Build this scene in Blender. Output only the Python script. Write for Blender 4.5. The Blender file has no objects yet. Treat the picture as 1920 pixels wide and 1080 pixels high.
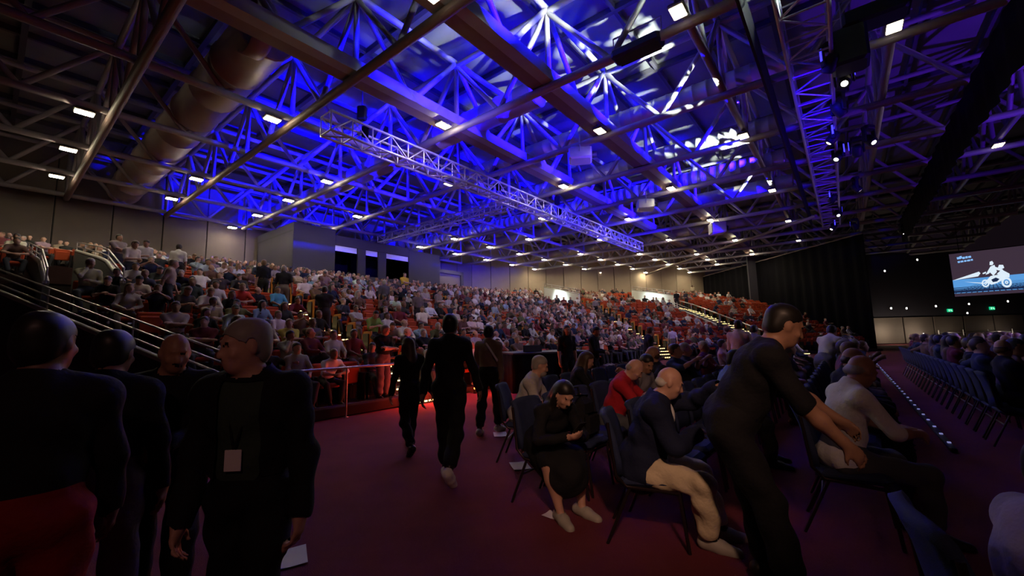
import bpy, math, random
import numpy as np
from mathutils import Vector, Matrix, Euler
random.seed(7); np.random.seed(7)
R_ = math.radians
SC = bpy.context.scene
COL = SC.collection
# ------------------------------------------------------------------ camera, world, exposure
FPX, YAW, PITCH, ROLL = 782.8, 0.669138, 0.116888, -0.0225156
H = 1.55
cam = bpy.data.cameras.new('camera'); cam.sensor_width = 36.0; cam.lens = FPX/1920*36.0
cam.clip_start = .05; cam.clip_end = 300
co = bpy.data.objects.new('camera', cam); COL.objects.link(co)
FW = Vector((0, math.cos(PITCH), math.sin(PITCH))); RT = Vector((1, 0, 0)); UP = RT.cross(FW)
_c, _s = math.cos(ROLL), math.sin(ROLL)
RT, UP = RT*_c + UP*_s, UP*_c - RT*_s
M4 = Matrix((RT, UP, -FW)).transposed().to_4x4(); M4.translation = (0, 0, H)
co.matrix_world = M4; SC.camera = co
SC.view_settings.view_transform = 'Standard'; SC.view_settings.look = 'None'
SC.view_settings.gamma = 1; SC.view_settings.use_curve_mapping = False
SC.view_settings.exposure = 0.0
w = bpy.data.worlds.new('hall_dark'); SC.world = w; w.use_nodes = True
w.node_tree.nodes['Background'].inputs[0].default_value = (.10, .06, .09, 1)
w.node_tree.nodes['Background'].inputs[1].default_value = .05
SC.cycles.use_denoising = True
SC.cycles.max_bounces = 5; SC.cycles.diffuse_bounces = 3; SC.cycles.sample_clamp_indirect = 4
# light strengths, all in one place
LAMP = 760.0        # radiance of the floodlight lenses
K_BLUE = 1.0; K_WHITE = 1.0; K_RED = 1.0; K_WARM = 1.0
# ------------------------------------------------------------------ coordinates
# X right, Y ahead of the camera; the hall itself is laid out on its truss grid: a runs along one truss direction, b along the other
CY, SY = math.cos(YAW), math.sin(YAW)
GX0, GY0, GS = -0.518436, -3.589968, 4.0
ZC = H + 1.91837*GS           # lower chord level
ZT = ZC + 2.4                 # upper chord level
def ab(a, b, z=0.): return Vector((a*SY - b*CY, a*CY + b*SY, z))
def to_ab(p): return (p[1]*CY + p[0]*SY, p[1]*SY - p[0]*CY)
def grid(i, j, z=None): return ab((i-GX0)*GS, (j-GY0)*GS, ZC if z is None else z)
def ray(px, py): return FW + RT*((px-960)/FPX) + UP*((540-py)/FPX)
def on_z(px, py, z):
    d = ray(px, py); return Vector((0, 0, H)) + d*((z-H)/d.z)
def on_y(px, py, y):
    d = ray(px, py); return Vector((0, 0, H)) + d*(y/d.y)
def project(p):
    d = Vector(p) - Vector((0, 0, H)); z = d.dot(FW)
    if z <= .05: return None
    return (960 + FPX*d.dot(RT)/z, 540 - FPX*d.dot(UP)/z, z)
def in_frame(p, m=30):
    q = project(p)
    return q is not None and -m < q[0] < 1920+m and -m < q[1] < 1080+m
A_HEAD = math.degrees(YAW_ := math.atan2(SY, CY))      # heading of a, clockwise from Y
STAGE_HEAD = math.degrees(math.atan2(CY, -SY))         # facing the stage
ORD = ('zeroth first second third fourth fifth sixth seventh eighth ninth tenth eleventh twelfth thirteenth fourteenth fifteenth '
       'sixteenth seventeenth eighteenth nineteenth twentieth').split()
TENS = {2: 'twenty', 3: 'thirty', 4: 'forty', 5: 'fifty', 6: 'sixty'}
def ordn(n):
    if n <= 20: return ORD[n]
    t, u = divmod(n, 10)
    return (TENS[t][:-1] + 'ieth') if u == 0 else TENS[t] + '-' + ORD[u]
# ------------------------------------------------------------------ objects
def tag(o, label=None, cat=None, group=None, kind=None):
    if label: o['label'] = label
    if cat: o['category'] = cat
    if group: o['group'] = group
    if kind: o['kind'] = kind
    return o
def empty(name, loc=(0, 0, 0), rz=0., **k):
    o = bpy.data.objects.new(name, None); COL.objects.link(o)
    o.location = loc; o.rotation_euler = (0, 0, rz); o.empty_display_size = .1
    return tag(o, **k)
def put(name, me, parent=None, loc=(0, 0, 0), rot=(0, 0, 0), scale=None, **k):
    o = bpy.data.objects.new(name, me); COL.objects.link(o)
    if parent: o.parent = parent
    o.location = loc; o.rotation_euler = rot
    if scale: o.scale = scale
    return tag(o, **k)
def copy_tree(o, parent=None):
    c = o.copy(); COL.objects.link(c)
    if parent: c.parent = parent
    for ch in list(o.children): copy_tree(ch, c)
    return c
def np_mesh(name, v, f, mats=(), mi=None, smooth=True):
    v = np.asarray(v, np.float32); f = np.asarray(f, np.int32); n = f.shape[1]
    me = bpy.data.meshes.new(name)
    me.vertices.add(len(v)); me.vertices.foreach_set('co', v.ravel())
    me.loops.add(f.size); me.loops.foreach_set('vertex_index', f.ravel())
    me.polygons.add(len(f)); me.polygons.foreach_set('loop_start', np.arange(0, f.size, n, dtype=np.int32))
    me.polygons.foreach_set('loop_total', np.full(len(f), n, np.int32))
    for m in mats: me.materials.append(m)
    if mi is not None: me.polygons.foreach_set('material_index', np.asarray(mi, np.int32))
    me.polygons.foreach_set('use_smooth', np.full(len(f), smooth, bool))
    me.update(calc_edges=True)
    return me
class MB:
    """collects boxes, tubes and plates; build() links them as ONE mesh object"""
    def __init__(s): s.v = []; s.f = []; s.m = []; s.sm = []
    def add(s, v, f, m=0, sm=False):
        o = len(s.v); s.v += [tuple(p) for p in v]
        for q in f: s.f.append(tuple(i+o for i in q)); s.m.append(m); s.sm.append(sm)
        return s
    def box(s, c, d, rz=0., m=0, bev=0., mat=None):
        hx, hy, hz = d[0]/2, d[1]/2, d[2]/2
        if bev:
            b = min(bev, hx*.9, hy*.9, hz*.9); v = []; f = []
            ring = lambda x, y, k: [(x, y-k), (x-k, y), (-x+k, y), (-x, y-k), (-x, -y+k), (-x+k, -y), (x-k, -y), (x, -y+k)]
            for z, i in ((-hz, b), (-hz+b, 0), (hz-b, 0), (hz, b)):
                v += [(x, y, z) for x, y in ring(hx-i, hy-i, b)]
            for r in range(3):
                for k in range(8): f.append((r*8+k, r*8+(k+1) % 8, r*8+8+(k+1) % 8, r*8+8+k))
            f = [q[::-1] for q in f]
            f.append(tuple(range(8))); f.append(tuple(range(31, 23, -1)))
            f = [q[::-1] for q in f]
        else:
            v = [(x, y, z) for z in (-hz, hz) for x, y in ((-hx, -hy), (hx, -hy), (hx, hy), (-hx, hy))]
            f = [(3, 2, 1, 0), (4, 5, 6, 7), (0, 1, 5, 4), (1, 2, 6, 5), (2, 3, 7, 6), (3, 0, 4, 7)]
        T = mat if mat is not None else Matrix.Translation(c) @ Matrix.Rotation(rz, 4, 'Z')
        return s.add([T @ Vector(p) for p in v], f, m, bool(bev) and False)
    def tube(s, pts, r, n=8, m=0, closed=False, cap=True):
        pts = [Vector(p) for p in pts]; rr = r if isinstance(r, (list, tuple)) else [r]*len(pts)
        v = []; N = len(pts); u = None
        for i, p in enumerate(pts):
            t = (pts[(i+1) % N] if (closed or i < N-1) else p) - (pts[i-1] if (closed or i > 0) else p)
            t.normalize()
            if u is None: u = t.orthogonal().normalized()
            else: u = (u - t*u.dot(t)).normalized()
            w_ = t.cross(u)
            v += [p + (u*math.cos(k*2*math.pi/n) + w_*math.sin(k*2*math.pi/n))*rr[i] for k in range(n)]
        f = [(i*n+k, i*n+(k+1) % n, ((i+1) % N)*n+(k+1) % n, ((i+1) % N)*n+k) for i in range(N if closed else N-1) for k in range(n)]
        s.add(v, f, m, True)
        if cap and not closed: s.add(v[:n], [tuple(range(n))[::-1]], m); s.add(v[-n:], [tuple(range(n))], m)
        return s
    def plate(s, poly, th, T=Matrix(), m=0):
        n = len(poly); v = [T @ Vector((x, y, z)) for z in (0, th) for x, y in poly]
        f = [tuple(range(n))[::-1], tuple(range(n, 2*n))] + [(k, (k+1) % n, n+(k+1) % n, n+k) for k in range(n)]
        return s.add(v, f, m)
    def lathe(s, prof, T=Matrix(), n=16, m=0):
        v = [T @ Vector((r*math.cos(k*2*math.pi/n), r*math.sin(k*2*math.pi/n), z)) for r, z in prof for k in range(n)]
        f = [(i*n+k, i*n+(k+1) % n, (i+1)*n+(k+1) % n, (i+1)*n+k) for i in range(len(prof)-1) for k in range(n)]
        return s.add(v, f, m, True)
    def mesh(s, name, *mats):
        me = bpy.data.meshes.new(name); me.from_pydata([tuple(p) for p in s.v], [], s.f)
        for m in mats: me.materials.append(m)
        me.polygons.foreach_set('material_index', s.m); me.polygons.foreach_set('use_smooth', s.sm); me.update()
        return me
    def build(s, name, mats, parent=None, loc=(0, 0, 0), rot=(0, 0, 0), **k):
        mats = mats if isinstance(mats, (list, tuple)) else [mats]
        return put(name, s.mesh(name, *mats), parent, loc, rot, **k)
# ------------------------------------------------------------------ materials
def mat(name, col, rough=.7, metal=0., var=.12, scale=6., bump=0., bscale=60., emit=0., ecol=None, spec=.4, objcol=False, stretch=None):
    m = bpy.data.materials.new(name); m.use_nodes = True
    nt = m.node_tree; N, L = nt.nodes, nt.links; b = N['Principled BSDF']
    b.inputs['Roughness'].default_value = rough; b.inputs['Metallic'].default_value = metal
    b.inputs['Specular IOR Level'].default_value = spec
    tc = N.new('ShaderNodeTexCoord'); src = tc.outputs['Object']
    if stretch:
        mp = N.new('ShaderNodeMapping'); mp.inputs['Scale'].default_value = stretch; L.new(src, mp.inputs[0]); src = mp.outputs[0]
    no = N.new('ShaderNodeTexNoise'); no.inputs['Scale'].default_value = scale; no.inputs['Detail'].default_value = 4
    L.new(src, no.inputs['Vector'])
    mr = N.new('ShaderNodeMapRange'); mr.inputs[3].default_value = 1-var; mr.inputs[4].default_value = 1+var
    L.new(no.outputs['Fac'], mr.inputs[0])
    mx = N.new('ShaderNodeMix'); mx.data_type = 'RGBA'; mx.blend_type = 'MULTIPLY'; mx.inputs[0].default_value = 1
    mx.inputs[6].default_value = (*col, 1)
    if objcol:
        oi = N.new('ShaderNodeObjectInfo'); L.new(oi.outputs['Color'], mx.inputs[6])
    L.new(mr.outputs[0], mx.inputs[7]); L.new(mx.outputs[2], b.inputs['Base Color'])
    if bump:
        n2 = N.new('ShaderNodeTexNoise'); n2.inputs['Scale'].default_value = bscale; L.new(src, n2.inputs['Vector'])
        bp = N.new('ShaderNodeBump'); bp.inputs['Strength'].default_value = bump; bp.inputs['Distance'].default_value = .02
        L.new(n2.outputs['Fac'], bp.inputs['Height']); L.new(bp.outputs[0], b.inputs['Normal'])
    if emit:
        b.inputs['Emission Color'].default_value = (*(ecol or col), 1); b.inputs['Emission Strength'].default_value = emit
    return m
def ramp_by_random(name, cols, rough=.6, attr=None):
    """the colour of one person's skin or hair, picked per object"""
    m = bpy.data.materials.new(name); m.use_nodes = True
    N, L = m.node_tree.nodes, m.node_tree.links; b = N['Principled BSDF']; b.inputs['Roughness'].default_value = rough
    oi = N.new('ShaderNodeObjectInfo'); r = N.new('ShaderNodeValToRGB'); r.color_ramp.interpolation = 'CONSTANT'
    e = r.color_ramp.elements
    while len(e) < len(cols): e.new(.5)
    for k, c in enumerate(cols): e[k].position = k/len(cols); e[k].color = (*c, 1)
    L.new(oi.outputs['Random'], r.inputs[0]); L.new(r.outputs[0], b.inputs['Base Color'])
    return m
def attr_mat(name, attr):
    m = bpy.data.materials.new(name); m.use_nodes = True
    N, L = m.node_tree.nodes, m.node_tree.links
    a = N.new('ShaderNodeAttribute'); a.attribute_name = attr
    L.new(a.outputs['Color'], N['Principled BSDF'].inputs['Base Color']); N['Principled BSDF'].inputs['Roughness'].default_value = .8
    return m
MT = dict(
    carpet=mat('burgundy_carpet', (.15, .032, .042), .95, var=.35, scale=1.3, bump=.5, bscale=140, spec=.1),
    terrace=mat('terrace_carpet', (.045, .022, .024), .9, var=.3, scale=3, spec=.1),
    steel=mat('painted_steel', (.33, .30, .33), .45, .1, var=.15, scale=2),
    beam=mat('brown_painted_beam', (.20, .14, .13), .55, .0, var=.15, scale=1.5),
    alu=mat('aluminium', (.62, .62, .66), .35, .6, var=.1, scale=8),
    duct=mat('spiral_duct', (.36, .29, .27), .5, .15, var=.12, scale=2),
    ductsilver=mat('silver_spiral_duct', (.55, .54, .58), .4, .3, var=.12, scale=3),
    deck=mat('roof_deck', (.20, .19, .21), .8, var=.25, scale=.8),
    purlin=mat('roof_purlin', (.07, .06, .08), .7),
    blackpaint=mat('matt_black', (.012, .011, .014), .6, var=.2),
    blackcloth=mat('black_drape', (.0025, .002, .004), .95, var=.3, spec=.1, stretch=(1, 1, .05), scale=5),
    booth=mat('dark_booth_wall', (.050, .045, .065), .7, var=.15, scale=.7),
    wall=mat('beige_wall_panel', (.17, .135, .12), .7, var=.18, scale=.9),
    wallfar_lit=mat('far_beige_wall_lit', (.34, .27, .20), .7, var=.18, scale=.9),  # copy of the beige panel with warm lamp light put into its colour
    grey=mat('grey_parapet', (.085, .085, .085), .6, var=.2, scale=1.5),
    coping=mat('pale_coping', (.36, .34, .32), .45, .2),
    white=mat('white_wall', (.78, .80, .78), .5, var=.05),
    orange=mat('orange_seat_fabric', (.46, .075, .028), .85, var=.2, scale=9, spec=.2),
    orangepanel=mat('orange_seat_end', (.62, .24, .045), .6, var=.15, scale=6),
    seatframe=mat('seat_frame_metal', (.03, .025, .03), .4, .6),
    card=mat('white_card', (.74, .70, .70), .7, var=.06),
    navy=mat('navy_chair_fabric', (.022, .031, .08), .8, var=.25, scale=14, bump=.2, bscale=300, spec=.25),
    chairmetal=mat('dark_chair_frame', (.045, .030, .032), .35, .7),
    rail=mat('steel_handrail', (.55, .52, .52), .3, .9),
    lens=mat('floodlight_lens', (1, .93, .72), .3, emit=LAMP, ecol=(1, .86, .56)),
    lensmid=mat('floodlight_lens_half', (1, .93, .72), .3, emit=150., ecol=(1, .86, .56)),
    lensdim=mat('floodlight_lens_dimmed', (1, .93, .72), .3, emit=9., ecol=(1, .86, .56)),
    lampbody=mat('lamp_housing', (.10, .09, .09), .5, .3),
    led=mat('led_strip', (1, .8, .4), .3, emit=5., ecol=(1, .72, .26)),
    ledwarm=mat('red_lamp', (1, .2, .05), .3, emit=14., ecol=(1, .16, .03)),
    ledblue=mat('blue_led', (.1, .1, 1), .3, emit=2.2, ecol=(.05, .04, 1)),
    ledwhite=mat('white_led', (1, 1, 1), .3, emit=6., ecol=(1, .95, .88)),
    ledpurple=mat('violet_led', (.6, .6, 1), .3, emit=.4, ecol=(.45, .45, 1)),
    paper=mat('paper', (.72, .66, .72), .8, var=.04),
    screen=mat('screen_ground', (.02, .02, .02), .5, emit=1., ecol=(.045, .028, .045)),
    screenblue=mat('screen_blue', (.02, .02, .02), .5, emit=1., ecol=(.10, .33, .72)),
    screendark=mat('screen_dark', (.02, .02, .02), .5, emit=1., ecol=(.008, .018, .06)),
    screenwhite=mat('screen_white', (.02, .02, .02), .5, emit=1., ecol=(.72, .84, .95)),
    screentext=mat('screen_text', (.02, .02, .02), .5, emit=1., ecol=(.24, .50, .92)),
    exitgreen=mat('exit_green', (.02, .3, .15), .5, emit=1., ecol=(.01, .62, .26)),
    exitwhite=mat('exit_white', (.7, .7, .7), .5, emit=1.1, ecol=(.5, .95, .7)),
    skin=ramp_by_random('skin_tones', [(.48, .27, .20), (.56, .34, .25), (.40, .22, .15), (.60, .37, .28), (.22, .11, .075), (.50, .29, .21), (.34, .18, .12)]),
    hair=ramp_by_random('hair_tones', [(.02, .014, .011), (.045, .025, .016), (.30, .27, .25), (.012, .010, .010), (.11, .06, .03), (.03, .018, .013), (.20, .12, .06)], .5),
    shirt=mat('shirt_cloth', (1, 1, 1), .85, var=.12, scale=12, objcol=True, spec=.2),
    tro=ramp_by_random('trouser_tones', [(.02, .022, .03), (.05, .055, .075), (.012, .012, .014), (.16, .13, .10), (.03, .035, .06), (.018, .016, .018)], .85),
    shoe=ramp_by_random('shoe_tones', [(.02, .02, .02), (.45, .43, .41), (.03, .02, .015), (.06, .05, .05)], .5),
)
def cloth(name, col, rough=.85, var=.2, scale=10): return mat(name, col, rough, var=var, scale=scale, bump=.25, bscale=35, spec=.2)

# ------------------------------------------------------------------ lamps that light the roof, aimed from the front trusses
def spot(name, loc, target, power, col, angle, blend=.3, gobo=None, size=.15):
    l = bpy.data.lights.new(name, 'SPOT'); l.energy = power; l.color = col; l.spot_size = R_(angle); l.spot_blend = blend; l.shadow_soft_size = size
    if gobo:
        l.use_nodes = True; N, L = l.node_tree.nodes, l.node_tree.links
        em = N['Emission']; tc = N.new('ShaderNodeTexCoord'); n = N.new('ShaderNodeTexNoise'); n.inputs['Scale'].default_value = gobo; n.inputs['Detail'].default_value = 1.5
        L.new(tc.outputs['Normal'], n.inputs['Vector']); r = N.new('ShaderNodeValToRGB')
        r.color_ramp.elements[0].position = .46; r.color_ramp.elements[0].color = (.0, .0, .0, 1); r.color_ramp.elements[1].position = .60
        L.new(n.outputs['Fac'], r.inputs[0]); L.new(r.outputs[0], em.inputs['Color'])
    o = bpy.data.objects.new(name, l); COL.objects.link(o); o.location = loc
    o.rotation_euler = (Vector(target)-Vector(loc)).to_track_quat('-Z', 'Y').to_euler()
    return o

# blue wash and white patterned beams from the front truss, lavender stage wash over the stands, a warm lamp behind the camera
for a_, x_, p_ in ((7.5, 8, 2.), (10.5, 11, 3.), (13.5, 12, 3.2), (16.5, 17, 3.2), (19.5, 19, 3.2), (22.5, 23, 3.), (25.5, 25, 2.4)):
    spot('blue_wash', ab(a_, 2.3, 9.9), ab(x_, 22, 10.6), 90000*p_*K_BLUE, (.0015, .0003, 1), 25, .7)
    spot('blue_wash', ab(a_+1.2, 2.3, 8.9), ab(x_+.5, 9.5, 12.2), (3000 if a_ < 15 else 9000)*K_BLUE, (.002, .0003, 1), 46, .8)
for a_, i_, j_, e_, an_, g_ in ((8, 1.7, -1.6, 9000, 46, 5.), (13, 3.2, -1.5, 10000, 48, 7.), (18, 4.6, -1.6, 10000, 46, 8.), (24, 6.3, -1.8, 7000, 46, 8.)):
    spot('white_pattern_beam', ab(a_, 1.9, 8.2), grid(i_, j_, ZT+2), e_*K_WHITE, (.80, .95, .76), an_, .3, g_, .03)
spot('blue_wash', ab(9, .3, 7.2), ab(20, .1, 8.5), 5000*K_BLUE, (.01, .0, 1), 17, .6)
spot('violet_roof_wash', ab(16, -12, 1.5), grid(5, -3, ZT+.5), 5200, (.13, .02, 1), 92, .9)
spot('white_roof_wash', ab(9.5, -3, 8.4), grid(1.8, -.7, ZT+.6), 3200*K_WHITE, (.78, .95, .80), 50, .7)
spot('white_roof_wash', ab(5, -3, 8.4), grid(1.0, -1.2, ZT+.6), 1600*K_WHITE, (.78, .95, .80), 38, .8)
spot('stage_wash', ab(20, -20, 8.2), ab(17, 16, 1.8), 6000, (.80, .60, 1), 46, .9, size=.5)
spot('warm_lamp', (.2, -2.2, 4.8), (1.02, 4.2, .7), 520*K_WARM, (1, .56, .36), 29, .9)
for a_, e_, c_ in ((8, 9000, (.16, .09, 1)), (14, 8000, (.10, .05, 1)), (19, 16000, (.01, .0, 1)), (24, 22000, (.01, .0, 1)), (28, 22000, (.01, .0, 1))): spot('truss_wash', ab(a_, 1.9, 6.9), ab(a_+1.5, 12.1, 8.7), e_*K_BLUE, c_, 28, .7)
spot('warm_fill', (.6, -4.5, 5.2), (-.6, 4, .9), 120*K_WARM, (1, .48, .40), 62, .9, size=.3)  # unseen fill added behind the camera to lift the foreground figures
#LIGHTS#
# ================================================================== structure
def quadgrid(name, corners, mats, n=1, **k):
    mb = MB(); mb.add(corners, [(0, 1, 2, 3)]); return mb.build(name, mats, **k)
c_ = [ab(-22, -34), ab(62, -34), ab(62, 34), ab(-22, 34)]
fl = MB().add(c_ + [p - Vector((0, 0, .2)) for p in c_], [(0, 1, 2, 3), (7, 6, 5, 4)] + [(k, k+4, (k+1) % 4+4, (k+1) % 4) for k in range(4)]).build('floor', MT['carpet'], kind='structure', label='burgundy carpeted arena floor')
V2 = (25.2, 8.6); DMAX = 22.7
N3 = (.6, .8); T3 = (.8, -.6)
def s3(t, d): return (V2[0] + T3[0]*t + N3[0]*d, V2[1] + T3[1]*t + N3[1]*d)
# drape line, in grid coordinates
D0, D1 = to_ab((24, 52)), to_ab((25.8, 30))
def t_drape(d):
    """where the row at depth d of the far stand meets the black drape"""
    best = 0
    ax, ay = D0[0]-D1[0], D0[1]-D1[1]
    p0 = s3(0, d); det = T3[0]*(-ay) + T3[1]*ax
    rx, ry = D1[0]-p0[0], D1[1]-p0[1]
    return (rx*(-ay) + ry*ax)/det
def t_mitre(d): return -.3333*d
def rise(d): return .34*d if d < 10 else 3.4 + .185*(d-10)
ROWP = .95; NROW = 23
ZB = ab(0, V2[1]+DMAX)
# ceiling deck with purlins
roof = MB().box((0, 0, 0), (84, 70, .15)).build('ceiling', MT['deck'], loc=ab(20, 0, ZT+.75), rot=(0, 0, math.pi/2-YAW_), kind='structure', label='dark metal roof deck high above the trusses')
purl = MB().box((0, 0, 0), (84, .12, .22)).mesh('purlin', MT['purlin'])
for k in range(-12, 19): put('purlin', purl, roof, (0, k*2.0+1.0, -.18))
seam = MB().box((0, 0, 0), (.16, 70, .2)).mesh('deck_rafter', MT['purlin'])
for k in range(-9, 11): put('deck_rafter', seam, roof, (k*4.0+.07, 0, -.2))
# walls: each is a line of upright panels
def panel_wall(name, p, q, z0, z1, m, pw=2.0, label=None, th=.12, skip=(), backing=True):
    p, q = Vector(p), Vector(q); d = q-p; L = d.length; rz = math.atan2(d.y, d.x)
    r = MB().box((L/2, -.12, (z0+z1)/2), (L, .1, z1-z0)).build(name, MT['blackpaint'], loc=p, rot=(0, 0, rz), kind='structure', label=label)
    n = max(1, round(L/pw)); me = MB().box((0, 0, 0), (L/n-.05, th, z1-z0), bev=.02).mesh('wall_panel', m)
    for k in range(n):
        put('wall_panel', me, r, ((k+.5)*L/n, .012*((k*7) % 3-1), (z0+z1)/2))
    return r
bw = V2[1]+DMAX+.35
corner = s3(t_mitre(DMAX+.35), DMAX+.35)
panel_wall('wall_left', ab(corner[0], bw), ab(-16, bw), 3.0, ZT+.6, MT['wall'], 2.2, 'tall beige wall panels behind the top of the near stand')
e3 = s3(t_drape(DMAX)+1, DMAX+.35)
panel_wall('wall_back', ab(*e3), ab(*corner), 3.0, ZT+.6, MT['wallfar_lit'], 2.2, 'beige wall panels behind the top of the far stand')
# black drape from floor to its pipe, hung in soft folds
def drape(name, p, q, z0, z1, m, amp=.09, step=.22, **k):
    p, q = Vector(p), Vector(q); d = q-p; L = d.length; u = d.normalized(); n = Vector((-u.y, u.x, 0)); v = []; f = []
    K = int(L/step)
    for i in range(K+1):
        s = L*i/K; o = n*(amp*math.sin(i*1.35)+amp*.4*math.sin(i*.47))
        for z in (z0, z1):
            v.append(u*s + o*(1 if z == z0 else .6) + Vector((0, 0, z)))
    for i in range(K): f.append((2*i, 2*i+2, 2*i+3, 2*i+1))
    me = MB().add(v, f, 0, True); o_ = me.build(name, m, loc=p, **k)
    s_ = o_.modifiers.new('thick', 'SOLIDIFY'); s_.thickness = .012
    return o_
dr = drape('stage_drape', ab(*D0), ab(*D1), 0, 8.5, MT['blackcloth'], label='tall black masking drape at the end of the far stand', cat='drape')
MB().tube([(0, 0, 8.55), ab(*D1)-ab(*D0)+Vector((0, 0, 8.55))], .05, 8).build('hanging_pipe', MT['beam'], dr)
# stage-side wall far to the right, behind the dark seating
wr = MB().box((0, 0, 4.6), (46, .2, 9.2)).build('wall_right', MT['booth'], loc=(47, 42, 0), kind='structure', label='dark side wall below the screen')
wp = MB().box((0, 0, 0), (2.9, .08, 2.6), bev=.03).mesh('lower_wall_panel', MT['wall'])
for k in range(8): put('lower_wall_panel', wp, wr, (-12.6+3.0*k, -.16, 1.35))
# ------------------------------------------------------------------ roof trusses: two crossing families, every web member a piece
UT = MB().tube([(0, 0, 0), (0, 0, 1)], 1.0, 8).mesh('steel_tube', MT['steel'])
UTB = MB().tube([(0, 0, 0), (0, 0, 1)], 1.0, 8).mesh('beam_tube', MT['beam'])
UTA = MB().tube([(0, 0, 0), (0, 0, 1)], 1.0, 6).mesh('truss_tube', MT['alu'])
def member(name, me, p, q, r, parent, off, kind=None):
    d = q-p; L = d.length
    o = put(name, me, parent); o.matrix_basis = Matrix.Translation(p-off) @ d.to_track_quat('Z', 'Y').to_matrix().to_4x4() @ Matrix.Diagonal((r, r, L, 1))
    return o
def imax(j): return int((25.2 + (22.4-.8*((j-GY0)*4-8.6))/.6)/4 + GX0)
IM = {j: min(14, imax(j)) for j in range(-6, 5)}
def vis(*ps): return any(in_frame(p, 60) for p in ps)
for n_, j in enumerate(range(4, -7, -1)):
    i0, i1 = -2, IM[j]; o0 = grid(i0, j); dz = Vector((0, 0, ZT-ZC))
    t = empty('roof_truss', o0, label='long steel roof truss running away from the camera, %s from the near stand wall' % ordn(n_+1), cat='roof truss', group='long roof trusses', kind='structure')
    box = j in (-1, -2)
    if box:
        L = (i1-i0)*GS; rz = math.pi/2-YAW_
        MB().box((L/2, 0, .1), (L, .34, .36)).build('bottom_chord', MT['steel'], t, rot=(0, 0, rz))
        MB().box((L/2, .38, -.02), (L, .42, .1)).build('cable_tray', MT['beam'], t, rot=(0, 0, rz))
    else: member('bottom_chord', UT, o0, grid(i1, j), .12, t, o0)
    member('top_chord', UT, o0+dz, grid(i1, j)+dz, .10, t, o0)
    for i in range(i0, i1+1):
        p = grid(i, j)
        if vis(p, p+dz): member('upright', UT, p, p+dz, .085, t, o0)
        if i < i1:
            m_ = grid(i+.5, j); q = grid(i+1, j)
            if vis(p, m_, p+dz): member('brace', UT, m_, p+dz, .085, t, o0)
            if vis(q, m_, q+dz): member('brace', UT, m_, q+dz, .085, t, o0)
for i in range(-2, 15):
    js = [j for j in range(-6, 5) if i <= IM[j]]; j0, j1 = js[0], js[-1]
    lo = Vector((0, 0, -.2)); o0 = grid(i, j0)+lo; dz = Vector((0, 0, ZT-ZC+.08))
    t = empty('roof_truss', o0, label='cross roof truss spanning over the hall, %s ahead of the camera' % ordn(i+3), cat='roof truss', group='cross roof trusses', kind='structure')
    member('bottom_chord', UTB if i < 2 else UT, o0, grid(i, j1)+lo, .13, t, o0)
    member('top_chord', UT, o0+dz, grid(i, j1)+lo+dz, .10, t, o0)
    for j in js[:-1]:
        p = grid(i, j)+lo; m_ = grid(i, j+.5)+lo; q = grid(i, j+1)+lo
        if vis(p, m_, p+dz): member('brace', UT, m_, p+dz, .085, t, o0)
        if vis(q, m_, q+dz): member('brace', UT, m_, q+dz, .085, t, o0)
# ducts between the trusses, in ribbed lengths
def duct(i, j0, j1, z, r, m, label, rib=1.0):
    p, q = grid(i, j0, z), grid(i, j1, z); d = q-p; L = d.length; n = int(L/rib); pts = []; rr = []
    for k in range(n+1):
        s = d*(k/n)
        for o_, ra in ((-.05, r), (-.03, r*1.05), (.03, r*1.05), (.05, r)):
            pts.append(s + d.normalized()*o_); rr.append(ra)
    return MB().tube(pts, rr, 20).build('air_duct', m, loc=p, label=label, cat='air duct', group='round air ducts in the roof')
dA = to_ab(on_z(380, 195, ZC+.9)); iD = dA[0]/GS + GX0; jD1 = to_ab(on_z(495, 60, ZC+.9))[1]/GS + GY0
dk = duct(iD, jD1, 4.1, ZC+.9, .72, MT['duct'], 'big brown round duct nearest the camera, open at its near end', 2.0)
MB().lathe([(.5, 0), (.74, 0), (.80, .1), (.80, .5), (.74, .5)], Matrix.Rotation(math.pi/2, 4, 'X'), 20).build('duct_collar', MT['duct'], dk, rot=(0, 0, -YAW_))
for i, j0, j1, z, r, m, lb in ((2.28, -1.7, 4.0, .62, .46, 'duct', 'brown duct behind the third cross truss'), (3.3, -3.4, .6, .85, .34, 'ductsilver', 'silver ribbed duct under the white patterned light'),
        (4.24, -3.4, 3.6, .55, .36, 'ductsilver', 'silver duct washed deep blue beside the fifth cross truss'), (5.24, -3.2, 3.6, .5, .42, 'ductsilver', 'violet lit duct beside the sixth cross truss'),
        (6.24, -3.2, 3.0, .5, .40, 'duct', 'dull duct beside the seventh cross truss'), (8.2, -3, 2.5, .5, .36, 'duct', 'far dull duct near the back wall')):
    duct(i, j0, j1, ZC+z, r, MT[m], lb, .45 if m == 'ductsilver' else 1.6)
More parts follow.
